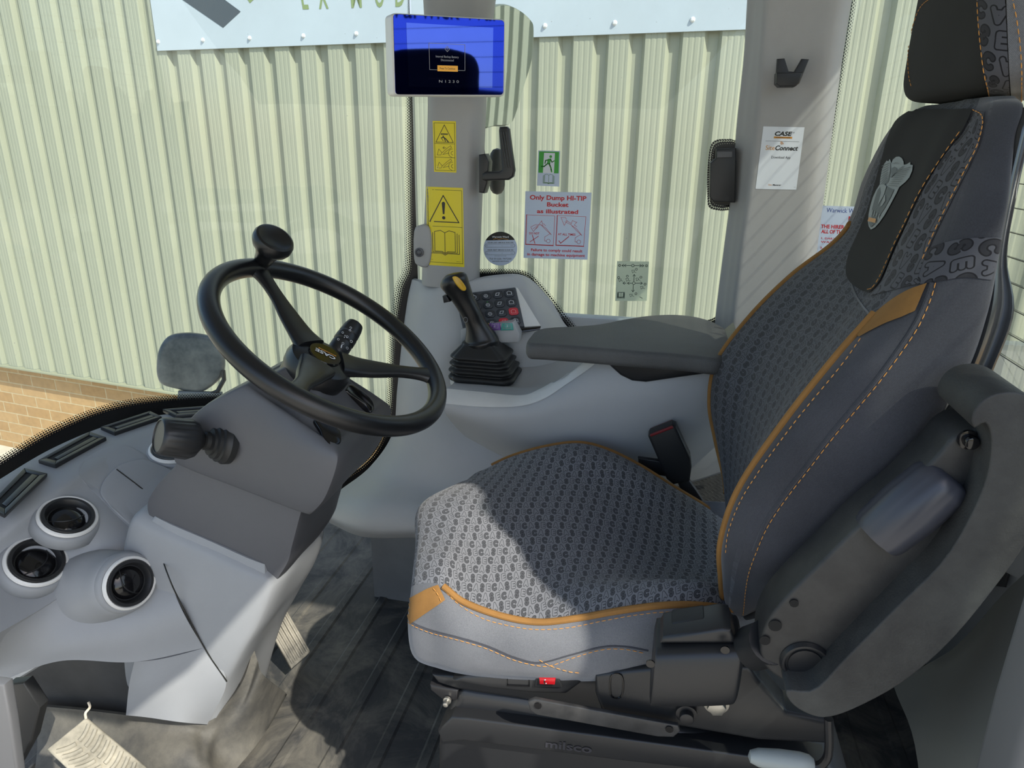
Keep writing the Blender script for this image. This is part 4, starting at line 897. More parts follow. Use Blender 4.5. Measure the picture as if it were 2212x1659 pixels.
for y in (0, 29):
    d.line('k', [(12, 60+y), (8, 73+y), (16, 73+y), (19, 68+y), (12, 60+y)], .8); d.line('k', [(19, 68+y), (30, 58+y), (38, 52+y), (40, 56+y), (30, 63+y), (22, 70+y)], .8); d.line('k', [(20, 72+y), (34, 68+y)], .8); d.circ('k', 42, 68+y, 9, .8, a0=100, a1=270); d.circ('k', 43, 68+y, 4, .8, a0=90, a1=270)
d.line('k', [(28, 57), (21, 57)], .9); d.line('k', [(24, 54.5), (21, 57), (24, 59.5)], .9); d.line('w', [(5, 99), (10, 99), (10, 104), (5, 104)], .6, closed=True)
d.build({'k': ('sticker_print', PRINTK), 'w': ('sticker_detail', mat('pale yellow print', srgb(235, 230, 140)))}, o)
o, d = sticker('warning_sticker', 'large yellow sticker with exclamation triangle above an open book', 'sticker', [(921, 403), (1000, 406), (1003, 577), (924, 572)], 80, 170, hp1, YELLOW)
d.line('k', [(3, 6), (77, 6), (77, 163), (3, 163)], .8, closed=True); d.line('k', [(3, 85), (77, 85)], .8)
d.line('k', [(37, 18), (70, 75), (7, 75)], 2.0, closed=True); d.poly('k', [(33.5, 34), (36, 31.5), (38.5, 31.5), (41, 34), (39, 58), (35.5, 58)]); d.circ('k', 37.3, 66, 3.6)
book(d, 'k', 39, 120, 62, lw=1.2); d.text('k', 'C-41', 9, 158, 1.6, 6, bold=0); d.text('k', '84401277', 68, 160, 1.6, 9, bold=0)
d.build({'k': ('sticker_print', PRINTK)}, o)
gl = plane((0, 1.5975, 0), (0, -1, 0))
o, d = sticker('exit_sticker', 'green and white emergency exit sticker with running figure', 'sticker', [(1163, 325), (1210, 326), (1208, 403), (1160, 401)], 48, 77, gl, PALEV, 2, 2)
d.rect('g', 2, 2, 46, 49); d.poly('w', [(13, 5), (37, 5), (36, 49), (12, 49)], 2)
d.circ('g', 28, 13, 3, lay=3); d.poly('g', [(22, 18), (29, 17), (27, 30), (20, 30)], 3); d.line('g', [(24, 20), (17, 22), (16, 28)], 2.2, 3); d.line('g', [(28, 19), (31, 25), (36, 22)], 2.0, 3)
d.line('g', [(21, 29), (14, 35), (5, 35)], 2.6, 3); d.line('g', [(25, 29), (29, 37), (31, 46)], 2.8, 3); book(d, 'b', 25, 62, 24, 1, .8)
d.build({'g': ('exit_print', GREENP), 'w': ('exit_door', WHITEV), 'b': ('book_print', mat('green line print', srgb(110, 150, 110)))}, o)
o, d = sticker('dump_notice', 'white sticker with red writing about dumping the hi-tip bucket', 'sticker', [(1135, 413), (1278, 416), (1269, 561), (1131, 557)], 140, 145, gl, PALEV, 2, 2)
d.text('r', 'Only Dump HI-TIP', 70, 17, 9.5, 120, bold=.03); d.text('r', 'Bucket', 70, 31, 9, 46, bold=.03); d.text('r', 'as illustrated', 70, 45.5, 8.5, 88, bold=.03)
for x0 in (4, 70):
    d.line('r', [(x0, 50), (x0+61, 51)], .7); d.line('r', [(x0+61, 51), (x0+60, 114)], .8); d.line('r', [(x0, 50), (x0, 114)], 1.6); d.line('r', [(x0, 114.5), (x0+60, 115.5)], 2)
    for a in ([(10, 77), (16, 86), (25, 74)], [(25, 74), (33, 62), (36, 72)], [(31, 70), (43, 78), (55, 92), (43, 82), (31, 70)], [(10, 76), (20, 71), (31, 71)], [(15, 80), (24, 73)], [(18, 83), (26, 75)], [(37, 68), (42, 73)]) if x0 == 4 else ([(8, 54), (16, 71), (22, 60)], [(8, 54), (18, 54), (20, 58)], [(19, 60), (30, 66)], [(17, 63), (30, 69)], [(30, 69), (33, 60), (42, 64), (37, 70)], [(40, 66), (43, 63)], [(31, 70), (43, 78), (55, 92), (43, 82), (31, 70)], [(38, 70), (43, 73)]):
        d.line('r', [(x0+p[0], p[1]) for p in a], .7)
    d.line('r', [(x0+52, 90), (x0+41, 97), (x0+41, 106), (x0+45, 106)], .7); d.circ('r', x0+49, 106, 4, .7)
d.text('r', 'DO NOT', 22, 92, 4.6, 22, bold=.02); d.text('r', 'AT ALL TIMES', 92, 92.5, 4.6, 38, bold=.02)
d.line('r', [(18, 94), (24, 112)], 1.4); d.line('r', [(31, 96), (13, 109)], 1.2); d.line('r', [(76, 105), (80, 110), (97, 95)], 1.6)
d.text('r', 'Failure to comply could result', 72, 129, 6, 112, bold=.025); d.text('r', 'in damage to machine equipment', 71, 139, 6, 126, bold=.025)
d.build({'r': ('notice_print', REDP)}, o)
d = Decal([(1044, 500), (1118, 500), (1118, 574), (1044, 574)], 74, 74, gl, .0006); d.circ('b', 37, 37, 36.5, n=48, lay=0)
mb_ = d.layers.pop('b'); o = mb_.build('service_sticker', PALEV, None, smooth=False, fix=False); tag(o, 'round service sticker with black top next to the front pillar', 'sticker')
d.poly('k', [(37+36.5*math.cos(math.radians(a)), 37+36.5*math.sin(math.radians(a))) for a in range(209, 332, 3)])
d.text('w', 'Warwick Ward', 37, 13.5, 4, 36, lay=2, bold=.02); d.line('y', [(22, 17), (28, 15), (34, 17), (42, 15), (54, 17.5)], .8, 2)
for y, tx in ((25, 'YOUR LAST SERVICE WAS ON'), (41, 'YOUR NEXT SERVICE IS DUE ON')):
    d.text('k', tx, 37, y, 2.4, 56, bold=.02); d.line('k', [(6, y+2), (66, y+2), (69, y+5.5), (66, y+9), (6, y+9), (3.5, y+5.5)], .5, closed=True)
    for x, s_ in ((8, 'Date'), (41, 'or'), (62, 'Hours')): d.text('k', s_, x, y+6.4, 1.5, bold=0)
d.text('k', 'WHICHEVER IS SOONER', 37, 53.5, 1.4, 26, bold=0); d.text('k', 'Tel 01226 747260', 37, 60.5, 3.6, 48, bold=0); d.text('k', 'warwick-ward.com', 37, 65, 2.2, 36, bold=.02)
d.build({'k': ('sticker_print', PRINTK), 'w': ('sticker_name', WHITEP), 'y': ('sticker_swoosh', ORP)}, o)
CLEARV = mat('clear sticker film', srgb(196, 208, 184), .4)
o, d = sticker('control_diagram', 'pale sticker with black lever movement arrows low on the side window', 'sticker', [(1333, 564), (1402, 565), (1397, 650), (1329, 650)], 70, 86, gl, CLEARV, 2, 2)
def arr(x0, y0, x1, y1, dbl=0):
    L2 = math.hypot(x1-x0, y1-y0); ux, uy = (x1-x0)/L2, (y1-y0)/L2; d.line('k', [(x0, y0), (x1, y1)], 1.1)
    for q in ([0] if not dbl else [0, 5]):
        for s_ in (-1, 1): d.line('k', [(x1-ux*q, y1-uy*q), (x1-ux*(q+4)-uy*s_*3, y1-uy*(q+4)+ux*s_*3)], 1.0)
d.circ('k', 35, 9, 3, .9, n=14); arr(39, 9, 59, 9, 1); arr(31, 9, 11, 9, 1); d.circ('k', 6, 9, 2.2, 1.1, n=12); d.circ('k', 65, 9, 2.4, .9, n=12); d.circ('k', 65, 9, .8)
d.circ('k', 39, 47, 3, .9, n=14); arr(43, 47, 58, 47); arr(39, 43, 39, 28); arr(35, 47, 25, 47); arr(22, 47, 15, 47); arr(38, 51, 38, 66)
for x, y in ((43, 17), (5, 35), (24, 32), (54, 34), (64, 49), (45, 70)): d.circ('k', x, y, 2.3, .9, n=12)
for x, y in ((36, 21), (8, 40), (24, 39), (46, 38), (57, 56), (34, 73)): d.line('k', [(x-3, y-2), (x+3, y-2), (x+2, y+2), (x-1, y+4)], .7, closed=True); d.line('k', [(x+2, y+1), (x+7, y+3)], .7)
d.line('k', [(4, 67), (20, 67), (20, 80), (4, 80)], .8, closed=True); book(d, 'k', 12, 73, 14, 1, .7); d.line('k', [(54, 77), (60, 80)], .9)
d.build({'k': ('diagram_print', mat('dark green print', srgb(40, 62, 52)))}, o)
hp2 = bvh(p2)
o, d = sticker('app_sticker', 'white portrait sticker with bold heading on the rear pillar', 'sticker', [(1649, 273), (1738, 275), (1720, 410), (1632, 408)], 90, 135, hp2, WHITEV, 10, 10)
d.text('k', 'CASE', 46, 19, 9, 38, bold=.04, shear=.2); d.circ('k', 68, 12, 1.3, .4, n=10); d.rect('o', 26, 21, 66, 25); d.text('k', 'CONSTRUCTION', 46, 24.4, 2.6, 32, lay=2, bold=.01)
d.line('k', [(9, 31), (82, 31)], .5); d.text('o', 'Site', 21, 50, 10, 20, bold=0); d.text('k', 'Connect', 57, 50, 10, 50, bold=.03, shear=.2)
for r in (3, 5, 7): d.circ('o', 42, 39, r, 1, a0=-90, a1=-20, n=6)
d.text('k', 'Download App', 47, 68, 5.5, 42, bold=0); d.text('o', 'Site', 31, 127, 3.5, 8, bold=0); d.text('k', 'Manager', 46, 127, 3.5, 19, bold=.02, shear=.2); d.text('k', '48191763', 86, 130, 1.2, 4, bold=0)
d.build({'k': ('sticker_print', PRINTK), 'o': ('sticker_accent', ORP)}, o)
o, d = sticker('hire_notice', 'white notice in blue and red print partly hidden behind the seat', 'sticker', [(1775, 444), (1960, 450), (1935, 640), (1752, 630)], 185, 190, gl, PALEV, 2, 2)
d.text('b', 'Warwick Ward', 12, 14, 10, 76, 'l', bold=0); d.text('r', 'NOTICE', 62, 32, 11, 56, 'l', bold=.03); d.text('r', 'THE HIRER IS RESPONSIBLE FOR', 4, 49, 8, 150, 'l', bold=.03); d.text('r', 'ALL OF THE FOLLOWING CHECKS', 6, 60, 8, 146, 'l', bold=.03)
for i, s_ in enumerate(('1. DAILY CHECK OF OIL AND', '    WATER LEVELS', '2. DAILY CHECK OF TYRES', '3. ALL GREASE POINTS')): d.text('r', s_, 8, 73+i*8+(5 if i > 1 else 0), 4, len(s_)*4.6, 'l', bold=.02)
d.build({'b': ('notice_name', BLUEP), 'r': ('notice_print', REDP)}, o)
# ---------------------------------------------------------------- mirrors outside
MIR = mat('mirror glass', (.82, .86, .84), .02, metal=1)
mr = thing('door_mirror', 'tall outside mirror reflecting the ribbed wall behind the monitor', 'mirror', PY(1095, 150, 2.1))
mn = V((.90, -.43, -.05)).normalized(); mc = PY(1095, 150, 2.1); mh = plane(mc, mn)
q = smooth_px([(1052, 30), (1068, 12), (1095, 9), (1125, 22), (1147, 42), (1153, 62), (1149, 125), (1130, 190), (1112, 250), (1100, 270), (1070, 273), (1038, 268), (1040, 150)], 48)
mb = MB(); mb.prism([mh(*p)[0]-mn*.035 for p in q], mn*.034, .006, 3); mb.build('mirror_housing', mat('mirror housing', srgb(90, 100, 96), .5), mr)
qi = [(1095+(a-1095)*.965, 145+(b_-145)*.975) for a, b_ in q]
g = []
for k in range(9):
    f = 1-k/8.2; g.append([mh(1095+(a-1095)*f, 145+(b_-145)*f)[0] for a, b_ in qi])
cvx = [[p+mn*(.004-.055*((p-mc).length)**2) for p in r] for r in g]
mb = MB(); mb.grid(cvx, cu=True, caps=False); mb.f.append(tuple(8*48+j for j in range(48))); mb.mi.append(0); mb.build('mirror_glass', MIR, mr, ang=80)
mb = MB(); mb.tube([mh(1060, 268)[0]-mn*.03, mh(1052, 300)[0]-mn*.03, PY(1040, 340, 2.0), PY(1020, 380, 1.7)], .012, 10); mb.build('mirror_arm', BLKSTEEL, mr)
m2 = thing('front_mirror', 'small dirty dark mirror outside beyond the lower windscreen', 'mirror', PY(410, 790, 2.1))
q = smooth_px([(336, 790), (342, 755), (362, 728), (400, 721), (440, 725), (470, 735), (482, 760), (484, 800), (470, 825), (430, 850), (380, 842), (348, 832), (338, 815)], 48)
nn = V((.45, -.85, .1)).normalized(); hh = plane(PY(410, 790, 2.1), nn)
DIRT = mat('dirty dark mirror', srgb(50, 58, 64), .35, dust=(.19, .20, .20), vscale=7)
mb = MB(); mb.prism([hh(*p)[0]-nn*.05 for p in q], nn*.05, .018, 4); mb.build('mirror_head', DIRT, m2)
mb = MB(); mb.tube([hh(a, b_)[0] for a, b_ in ((482, 800), (484, 820), (470, 845), (440, 858), (420, 870), (400, 900))], .008, 10); mb.build('mirror_stalk', BLKSTEEL, m2)
mb = MB(); mb.prism([hh(a, b_)[0]-nn*.02 for a, b_ in ((385, 845), (480, 848), (484, 900), (380, 900))], nn*.03, .006); mb.build('mirror_bracket', mat('dusty bracket', srgb(120, 124, 124), .6, vary=.2), m2)
mb = MB(); mb.tube([PY(430, 880, 2.1), V((-1.35, 1.80, .20)), V((-1.06, 1.37, .34))], .012, 10); mb.build('mirror_arm', BLKSTEEL, m2)
ROWS = []
def stitch_row(path, *a): m_ = MB(); stitches(m_, path, *a); ROWS.append(m_)
def flush_rows(par):
    for m_ in ROWS: m_.build('stitching', THREAD, par)
    ROWS.clear()
# ---------------------------------------------------------------- operator seat
seat = thing('operator_seat', 'tall charcoal operator seat with orange piping and letter patterned cloth', 'seat', (-.05, .93, .05))
NU = 96
def seatring(Nn, Fr, zc, xc, zb, bulge=.018, ins=.03):
    """ring across the cushion: near piping, dished top, far piping, sides, underside"""
    Nn, Fr = V(Nn), V(Fr); C_ = (Nn+Fr)/2; C_.z = zc; C_.x = xc
    q1 = Nn.lerp(C_, .22); q1.z = Nn.z+.008; q1b = Nn.lerp(C_, .5); q1b.z = Nn.z*.45+zc*.55
    q2 = Fr.lerp(C_, .22); q2.z = Fr.z+.008; q2b = Fr.lerp(C_, .5); q2b.z = Fr.z*.45+zc*.55
    sn = Nn+V((0, -bulge, -.035)); sf = Fr+V((0, bulge, -.035))
    ln = V((Nn.x, Nn.y-bulge+.006, zb+.02)); lf = V((Fr.x, Fr.y+bulge-.006, zb+.02))
    return [V((Nn.x, Nn.y+ins, zb)), ln, sn, Nn, q1, q1b, C_, q2b, q2, Fr, sf, lf, V((Fr.x, Fr.y-ins, zb)), V((C_.x, C_.y, zb-.002))]
S = [
 seatring((-.283, .79, .515), (-.318, 1.07, .50), .530, -.345, .495, .006, .01),
 seatring((-.290, .745, .548), (-.322, 1.11, .520), .566, -.348, .468, .012, .02),
 seatring((-.277, .715, .580), (-.305, 1.125, .540), .590, -.325, .462),
 seatring(PY(945, 1265, .70), PY(1052, 1012, 1.13), .606, -.275, .468),
 seatring(PY(1000, 1305, .69), PY(1105, 987, 1.145), .606, -.23, .474),
 seatring(PY(1080, 1335, .688), PY(1180, 966, 1.155), .598, -.175, .478),
 seatring(PY(1160, 1349, .688), PY(1250, 958, 1.16), .588, -.12, .484),
 seatring(PY(1240, 1342, .69), PY(1310, 972, 1.155), .576, -.07, .49),
 seatring(PY(1330, 1326, .692), PY(1380, 1006, 1.14), .562, -.01, .50),
 seatring(PY(1420, 1314, .70), PY(1450, 1050, 1.12), .552, .05, .51),
 seatring(PY(1500, 1312, .71), PY(1510, 1086, 1.105), .548, .10, .52),
 seatring(PY(1590, 1322, .735), PY(1570, 1122, 1.09), .548, .15, .53),
 seatring(PY(1590, 1322, .735)+V((.06, .01, -.01)), PY(1570, 1122, 1.09)+V((.06, 0, -.005)), .546, .20, .525),
]
def uvplan(mb_, k=1.0):   # flat pattern laid out on the top of the cloth
    pass
mb = MB(); g = mb.loft(S, NU, 90); nu = NU; j0 = round(3/14*nu); j1 = round(9/14*nu)
mb.mi = [(0 if j0 <= (i % nu) < j1 else 1) for i in range(len(mb.f))]
mb.mi = [(0 if (j0 <= (i % nu) < j1 and i >= nu*5) else 1) for i in range(len(mb.f))]
cush = mb.build('seat_cushion', [CASEF, TWILL], seat, ang=180)
hs = bvh(cush)
def piping(gg, j, name, i0=0, i1=None, off=V((0, 0, .001)), r=.0042, mt=ORANGE, par=None):
    p = [gg[i][j]+off for i in range(i0, i1 or len(gg))]; m_ = MB(); m_.tube(p, r, 10); return m_.build(name, mt, par)
piping(g, j0, 'piping', 24, None, V((0, -.0005, .001)), par=cush)
piping(g, j1, 'piping', 24, None, V((0, .0005, .001)), par=cush)
ribbon(hs, [(947, 1264), (925, 1272), (900, 1285), (868, 1303)], [(962, 1296), (945, 1308), (915, 1328), (888, 1347)], 'orange_patch', ORANGE, cush, .0015)
stitch_row(drape(hs, [(955, 1272), (990, 1305), (1040, 1335), (1100, 1352), (1160, 1360), (1230, 1356), (1300, 1342), (1380, 1328), (1460, 1322), (1585, 1332)], .0008, 120))
stitch_row(drape(hs, [(852, 1310), (862, 1325), (888, 1348), (930, 1366), (990, 1382), (1050, 1400), (1110, 1425), (1160, 1437), (1190, 1437), (1240, 1420), (1300, 1403), (1350, 1402), (1395, 1411)], .0008, 120))
stitch_row(drape(hs, [(1165, 1425), (1190, 1438), (1230, 1450), (1262, 1453)], .0008, 30))
stitch_row(drape(hs, [(938, 1272), (948, 1285), (955, 1300)], .0026, 10))
flush_rows(cush)
mb = MB(); mb.tube(drape(hs, [(850, 1304), (860, 1320), (887, 1343), (930, 1361), (990, 1377), (1050, 1395), (1110, 1420), (1165, 1432), (1230, 1416), (1300, 1398), (1350, 1397), (1400, 1406)], -.0004, 80), .0016, 6); mb.build('seam_welt', TWILL2, cush)
# ---- backrest
def backring(z, Nx, Ny, Fx, Fy, Cx, Rx, Sy, dz=0, dish=.0):
    yc = (Ny+Fy)/2; Sf = Fy+(Ny-Sy)
    return [V((Nx+(Rx-Nx)*.12, Sy+(Ny-Sy)*.35, z)), V((Nx, Ny, z)), V((Nx*.55+Cx*.45-.004, Ny*.72+yc*.28, z)), V((Nx*.15+Cx*.85, Ny*.42+yc*.58, z)), V((Cx, yc, z+dz)), V((Fx*.15+Cx*.85, Fy*.42+yc*.58, z)), V((Fx*.55+Cx*.45-.004, Fy*.72+yc*.28, z)), V((Fx, Fy, z)), V((Fx+(Rx-Nx)*.12, Sf-(Ny-Sy)*.35, z)),
            V((Fx+(Rx-Nx)*.55, Sf, z)), V((Rx+(Fx-Nx), Sf-.005, z)), V((Rx+.01, Fy-.03, z)), V((Rx+.01, yc, z)), V((Rx+.01, Ny+.03, z)), V((Rx, Sy+.005, z)), V((Nx+(Rx-Nx)*.55, Sy, z))]
BR = [
 (.575, .118, .78, .135, 1.06, .135, .130, .765), (.60, .108, .75, .132, 1.09, .13, .135, .735), (.65, .098, .72, .115, 1.13, .132, .158, .700), (.71, .090, .70, .100, 1.155, .136, .186, .682), (.78, .100, .692, .106, 1.165, .145, .212, .672),
 (.86, .134, .69, .150, 1.165, .17, .245, .668), (.93, .174, .698, .200, 1.15, .207, .270, .672), (.985, .215, .72, .248, 1.125, .238, .281, .684), (1.03, .238, .742, .250, 1.042, .247, .286, .700), (1.08, .255, .765, .256, 1.033, .255, .293, .725),
 (1.13, .274, .79, .270, 1.035, .272, .305, .755), (1.158, .288, .81, .284, 1.03, .286, .318, .785), (1.170, .300, .84, .300, 1.01, .30, .322, .82)]
mb = MB(); g = mb.loft([backring(*(b[:7]+(b[7]-(.022 if .7 < b[0] < 1.1 else .008),))) for b in BR], NU, 110); j0 = round(1/16*NU); j1 = round(7/16*NU)
mb.mi = [(0 if (j0 <= (i % NU) < j1) else 1) for i in range(len(mb.f))]
back = mb.build('backrest', [CASEK, TWILL2], seat, ang=180); hb_ = bvh(back)
nrows = len(g); top = next(i for i in range(nrows) if g[i][j0].z > .975)
piping(g, j0, 'piping', 3, top, V((-.001, -.001, 0)), par=back)
piping(g, j1, 'piping', 3, nrows-38, V((-.001, .001, 0)), par=back)
ribbon(hb_, [(1852, 722), (1880, 690), (1925, 652), (1965, 628), (2005, 613)], [(1858, 730), (1885, 715), (1915, 700), (1950, 686), (1978, 673)], 'orange_patch', ORANGE, back, .002)
ribbon(hb_, [(2108, 240), (2085, 285), (2040, 340), (1990, 425), (1950, 510), (1925, 565), (1905, 612), (1880, 640)], [(2128, 242), (2120, 300), (2105, 340), (2060, 430), (2025, 500), (2005, 545), (1985, 600), (1990, 612)], 'letter_strip', CASEB, back, .0012)
ribbon(hb_, [(1990, 545), (2040, 525), (2100, 515), (2165, 514)], [(1975, 616), (2010, 612), (2080, 600), (2140, 605)], 'letter_panel', CASEB, back, .0010)
ribbon(hb_, [(1970, 239), (1938, 262), (1920, 300), (1906, 350), (1892, 400), (1878, 450), (1858, 500), (1836, 550), (1830, 590), (1840, 612), (1862, 628), (1873, 632)], [(2104, 238), (2082, 285), (2050, 325), (2010, 385), (1985, 430), (1960, 485), (1940, 525), (1925, 560), (1908, 600), (1895, 620), (1884, 630), (1877, 634)], 'logo_panel', HEADF, back, .0022, m=14)
lp_ = bvh(bpy.data.objects['logo_panel'])
stitch_row(drape(hb_, [(2078, 288), (2050, 327), (2008, 390), (1983, 435), (1958, 488), (1938, 528), (1922, 565), (1905, 602), (1890, 624), (1877, 629)], .0032, 140))
stitch_row(drape(hb_, [(2104, 240), (2122, 250), (2124, 275), (2112, 320), (2090, 365), (2065, 415), (2035, 475), (2010, 530), (1995, 565)], .0022, 120))
stitch_row(drape(hb_, [(2022, 612), (2010, 650), (1985, 705), (1945, 765), (1900, 825), (1850, 885), (1800, 945), (1750, 1010), (1700, 1075), (1660, 1135), (1635, 1190), (1615, 1250), (1605, 1330)], .001, 220))
stitch_row(drape(hb_, [(1860, 732), (1830, 775), (1790, 825), (1740, 885), (1690, 950), (1640, 1020), (1600, 1085), (1575, 1150), (1568, 1200)], .001, 180), .004, .003)
flush_rows(back)
mb = MB(); mb.tube(drape(hb_, [(2014, 612), (2002, 648), (1977, 702), (1937, 762), (1892, 822), (1842, 882), (1792, 942), (1742, 1007), (1692, 1072), (1652, 1132), (1628, 1190)], .0, 120), .0022, 6)
mb.tube(drape(hb_, [(1840, 612), (1850, 640), (1872, 672), (1890, 685), (1912, 672), (1930, 650)], .0, 30), .0012, 6)
mb.build('seam_welt', TWILL2, back)
# embroidered shield with spread-winged eagle over the lettering
EM = mat('silver print on cloth', srgb(140, 146, 146), .6); EMD = mat('grey print on cloth', srgb(92, 98, 99), .6)
EQ = lambda pts: [(1860+x/8.73, 320+y/8.73) for x, y in pts]
class PxDecal(Decal):
    def __init__(s, hit, off): s.hit, s.off, s.step, s.layers = hit, off, .0007, {}; s.F = lambda u, v: (1860+u/8.73, 320+v/8.73); s.W = s.H = 1
d = PxDecal(lp_, .0012)
cxs = [(205, 1540), (165, 1480), (150, 1400), (160, 1250), (190, 1100), (240, 930), (300, 800), (370, 690), (385, 560), (410, 420), (450, 310), (500, 240), (530, 255), (560, 210), (590, 290), (620, 220), (680, 170), (740, 165), (790, 200), (820, 260), (825, 320), (880, 310), (945, 270), (950, 320), (995, 325), (985, 430), (930, 560), (860, 640), (740, 740), (690, 850), (620, 980), (540, 1130), (460, 1270), (370, 1400), (280, 1500)]
def tri_poly(dd, name, pts, lay):
    import mathutils
    t = mathutils.geometry.tessellate_polygon([[V((x, y, 0)) for x, y in pts]]); dd.L(name).add([dd.P(x, y, lay) for x, y in pts], [tuple(q) for q in t])
tri_poly(d, 'a', cxs, 0)
tri_poly(d, 'b', [(225, 1300), (235, 1150), (290, 950), (340, 800), (420, 700), (650, 790), (590, 930), (480, 1130), (390, 1270), (330, 1330)], 1)
tri_poly(d, 'b', [(600, 390), (660, 360), (715, 400), (680, 470), (600, 560)], 1)
tri_poly(d, 'a', [(400, 700), (470, 690), (520, 730), (470, 900), (360, 1080), (420, 850)], 2); tri_poly(d, 'a', [(480, 900), (500, 880), (500, 1000), (440, 1090), (400, 1110)], 2)
for k in range(9):
    f = k/8; d.line('b', [(560-40*f, 300+40*k), (430-30*f, 350+50*k)], 9, 2); d.line('b', [(720-20*k, 440+34*k), (970-30*k, 370+45*k)], 10, 2)
d.line('b', [(590, 300), (590, 430), (540, 640), (480, 690)], 14, 2); d.line('b', [(600, 560), (720, 440), (830, 360)], 14, 2)
for k in range(4): d.line('a', [(260+k*45, 1180+k*25), (245+k*40, 1260+k*22)], 14, 2)
tri_poly(d, 'o', [(200, 1310), (335, 1340), (320, 1420), (175, 1385)], 3); tri_poly(d, 'b', [(180, 1400), (300, 1430), (215, 1500)], 2)
for k in range(5): d.line('b', [(635+k*28, 300-abs(k-2)*-12-20), (645+k*28, 325-20)], 8, 2)
d.build({'a': ('shield_emblem', EM), 'b': ('emblem_detail', EMD), 'o': ('emblem_bar', mat('orange emblem print', srgb(190, 140, 90)))}, back)
# ---- moulded shell behind the back
mb = MB(); SR = []
for z, Nx, Ny, Fx, Fy, Cx, Rx, Sy in BR[:-1]:
    t = {.575: .02, .60: .03, .65: .04}.get(z, .052 if z < .9 else (.036 if z < 1.0 else .022))
    x0 = Rx-.004; yc = (Ny+Fy)/2; Sf = Fy+(Ny-Sy); o2 = Fx-Nx
    SR.append([V((x0, Sy-.001, z)), V((x0, yc, z)), V((x0+o2, Sf+.001, z)), V((x0+t*.6+o2, Sf-.002, z)), V((x0+t+o2, Sf-.02, z)), V((x0+t+.02, yc, z)), V((x0+t, Sy+.02, z)), V((x0+t*.6, Sy+.001, z))])
mb.loft(SR, 48, 60); mb.build('back_shell', SHELL, seat, ang=60)
# ---- headrest
mb = MB(); HR = []
for z, k in ((1.172, .55), (1.178, .86), (1.195, .97), (1.23, 1), (1.28, 1), (1.32, .97), (1.35, .88), (1.362, .6)):
    x0 = .272+(1.26-z)*.03*0; cx_, cy_ = .335, .925; hx, hy = .062*k, .152*(.86+.14*k)*(k if k < .9 else 1)
    fx = .280+.25*(z-1.25)*0; ring_ = []
    for a, b_ in ((-.80, -1), (-1, -.86), (-1.0, -.4), (-1.0, 0), (-1.0, .4), (-1, .86), (-.80, 1), (0, 1.02), (.8, 1), (1, .8), (1, 0), (1, -.8), (.8, -1), (0, -1.02)): ring_.append(V((cx_+a*hx+(.0 if a > 0 else .01*(b_*b_)), cy_+b_*hy*.9, z)))
    HR.append(ring_)
g = mb.loft(HR, 84, 60); hr = mb.build('headrest', [HEADF], seat, ang=180); hh_ = bvh(hr)
ribbon(hh_, [(2112, -10), (2116, 60), (2126, 150), (2142, 240)], [(2172, -10), (2174, 60), (2178, 150), (2186, 248)], 'letter_strip', CASEB, hr, .0012, m=10)
ribbon(hh_, [(2174, -10), (2176, 60), (2180, 150), (2188, 248)], [(2260, -10), (2260, 60), (2262, 150), (2266, 262)], 'side_cloth', TWILL, hr, .0009, m=10)
stitch_row(drape(hh_, [(2114, -10), (2118, 60), (2128, 150), (2144, 238)], .0018, 60)); stitch_row(drape(hh_, [(2186, -10), (2198, 60), (2206, 150), (2208, 246)], .0018, 60)); stitch_row(drape(hh_, [(2020, -10), (1990, 15), (1972, 60), (1963, 110), (1964, 160), (1972, 195)], .0008, 60)); flush_rows(hr)
# ---- seat base
def sp(name, pts, y, dep, bev, mt, par, n=0, ang=40):
    q = smooth_px(pts, n) if n else pts; m_ = MB(); m_.prism([PY(a, b_, y) for a, b_ in q], (0, dep, 0), bev); return m_.build(name, mt, par, ang=ang)
basep = sp('seat_pan', [(930, 1458), (1000, 1463), (1250, 1463), (1400, 1470), (1600, 1500), (1690, 1530), (1790, 1570), (1792, 1600), (1640, 1600), (1300, 1545), (1140, 1515), (990, 1492), (945, 1478)], .70, .44, .006, BLACK, seat)
swp = sp('switch_panel', [(975, 1472), (1010, 1460), (1090, 1456), (1200, 1462), (1250, 1452), (1262, 1462), (1255, 1478), (1222, 1502), (1150, 1500), (1060, 1490)], .682, .05, .006, BLACK, basep)
q = ((1096, 1460), (1143, 1461), (1143, 1482), (1096, 1480)); mb = MB()
mb.tube([PY(a, b_, .6815) for a, b_ in q], .0012, 6, closed=True); mb.build('blank_switch_outline', GLOSSB, swp)
rs = sp('rocker_switch', [(1158, 1460), (1206, 1462), (1214, 1486), (1154, 1484)], .678, .01, .0015, BLACK, swp); rs['label'] = 'red rocker switch with white seat symbol'
rr_ = sp('red_rocker', [(1164, 1465), (1200, 1466), (1198, 1480), (1165, 1479)], .674, .006, .0015, mat('red translucent switch', srgb(170, 24, 32), .15), rs)
d = Decal([(1164, 1465), (1200, 1466), (1198, 1480), (1165, 1479)], 36, 14, plane((0, .6738, 0), (0, -1, 0)), .0002); d.line('w', [(13, 3), (12, 9), (16, 10)], 2.2); d.circ('w', 14, 2.4, 1.4); d.build({'w': ('switch_symbol', WHITEP)}, rr_)
cvp = sp('side_cover', [(1285, 1460), (1330, 1452), (1400, 1445), (1620, 1440), (1640, 1470), (1700, 1540), (1792, 1560), (1790, 1610), (1640, 1602), (1400, 1560), (1300, 1542), (1285, 1500)], .672, .04, .006, BLACK, seat)
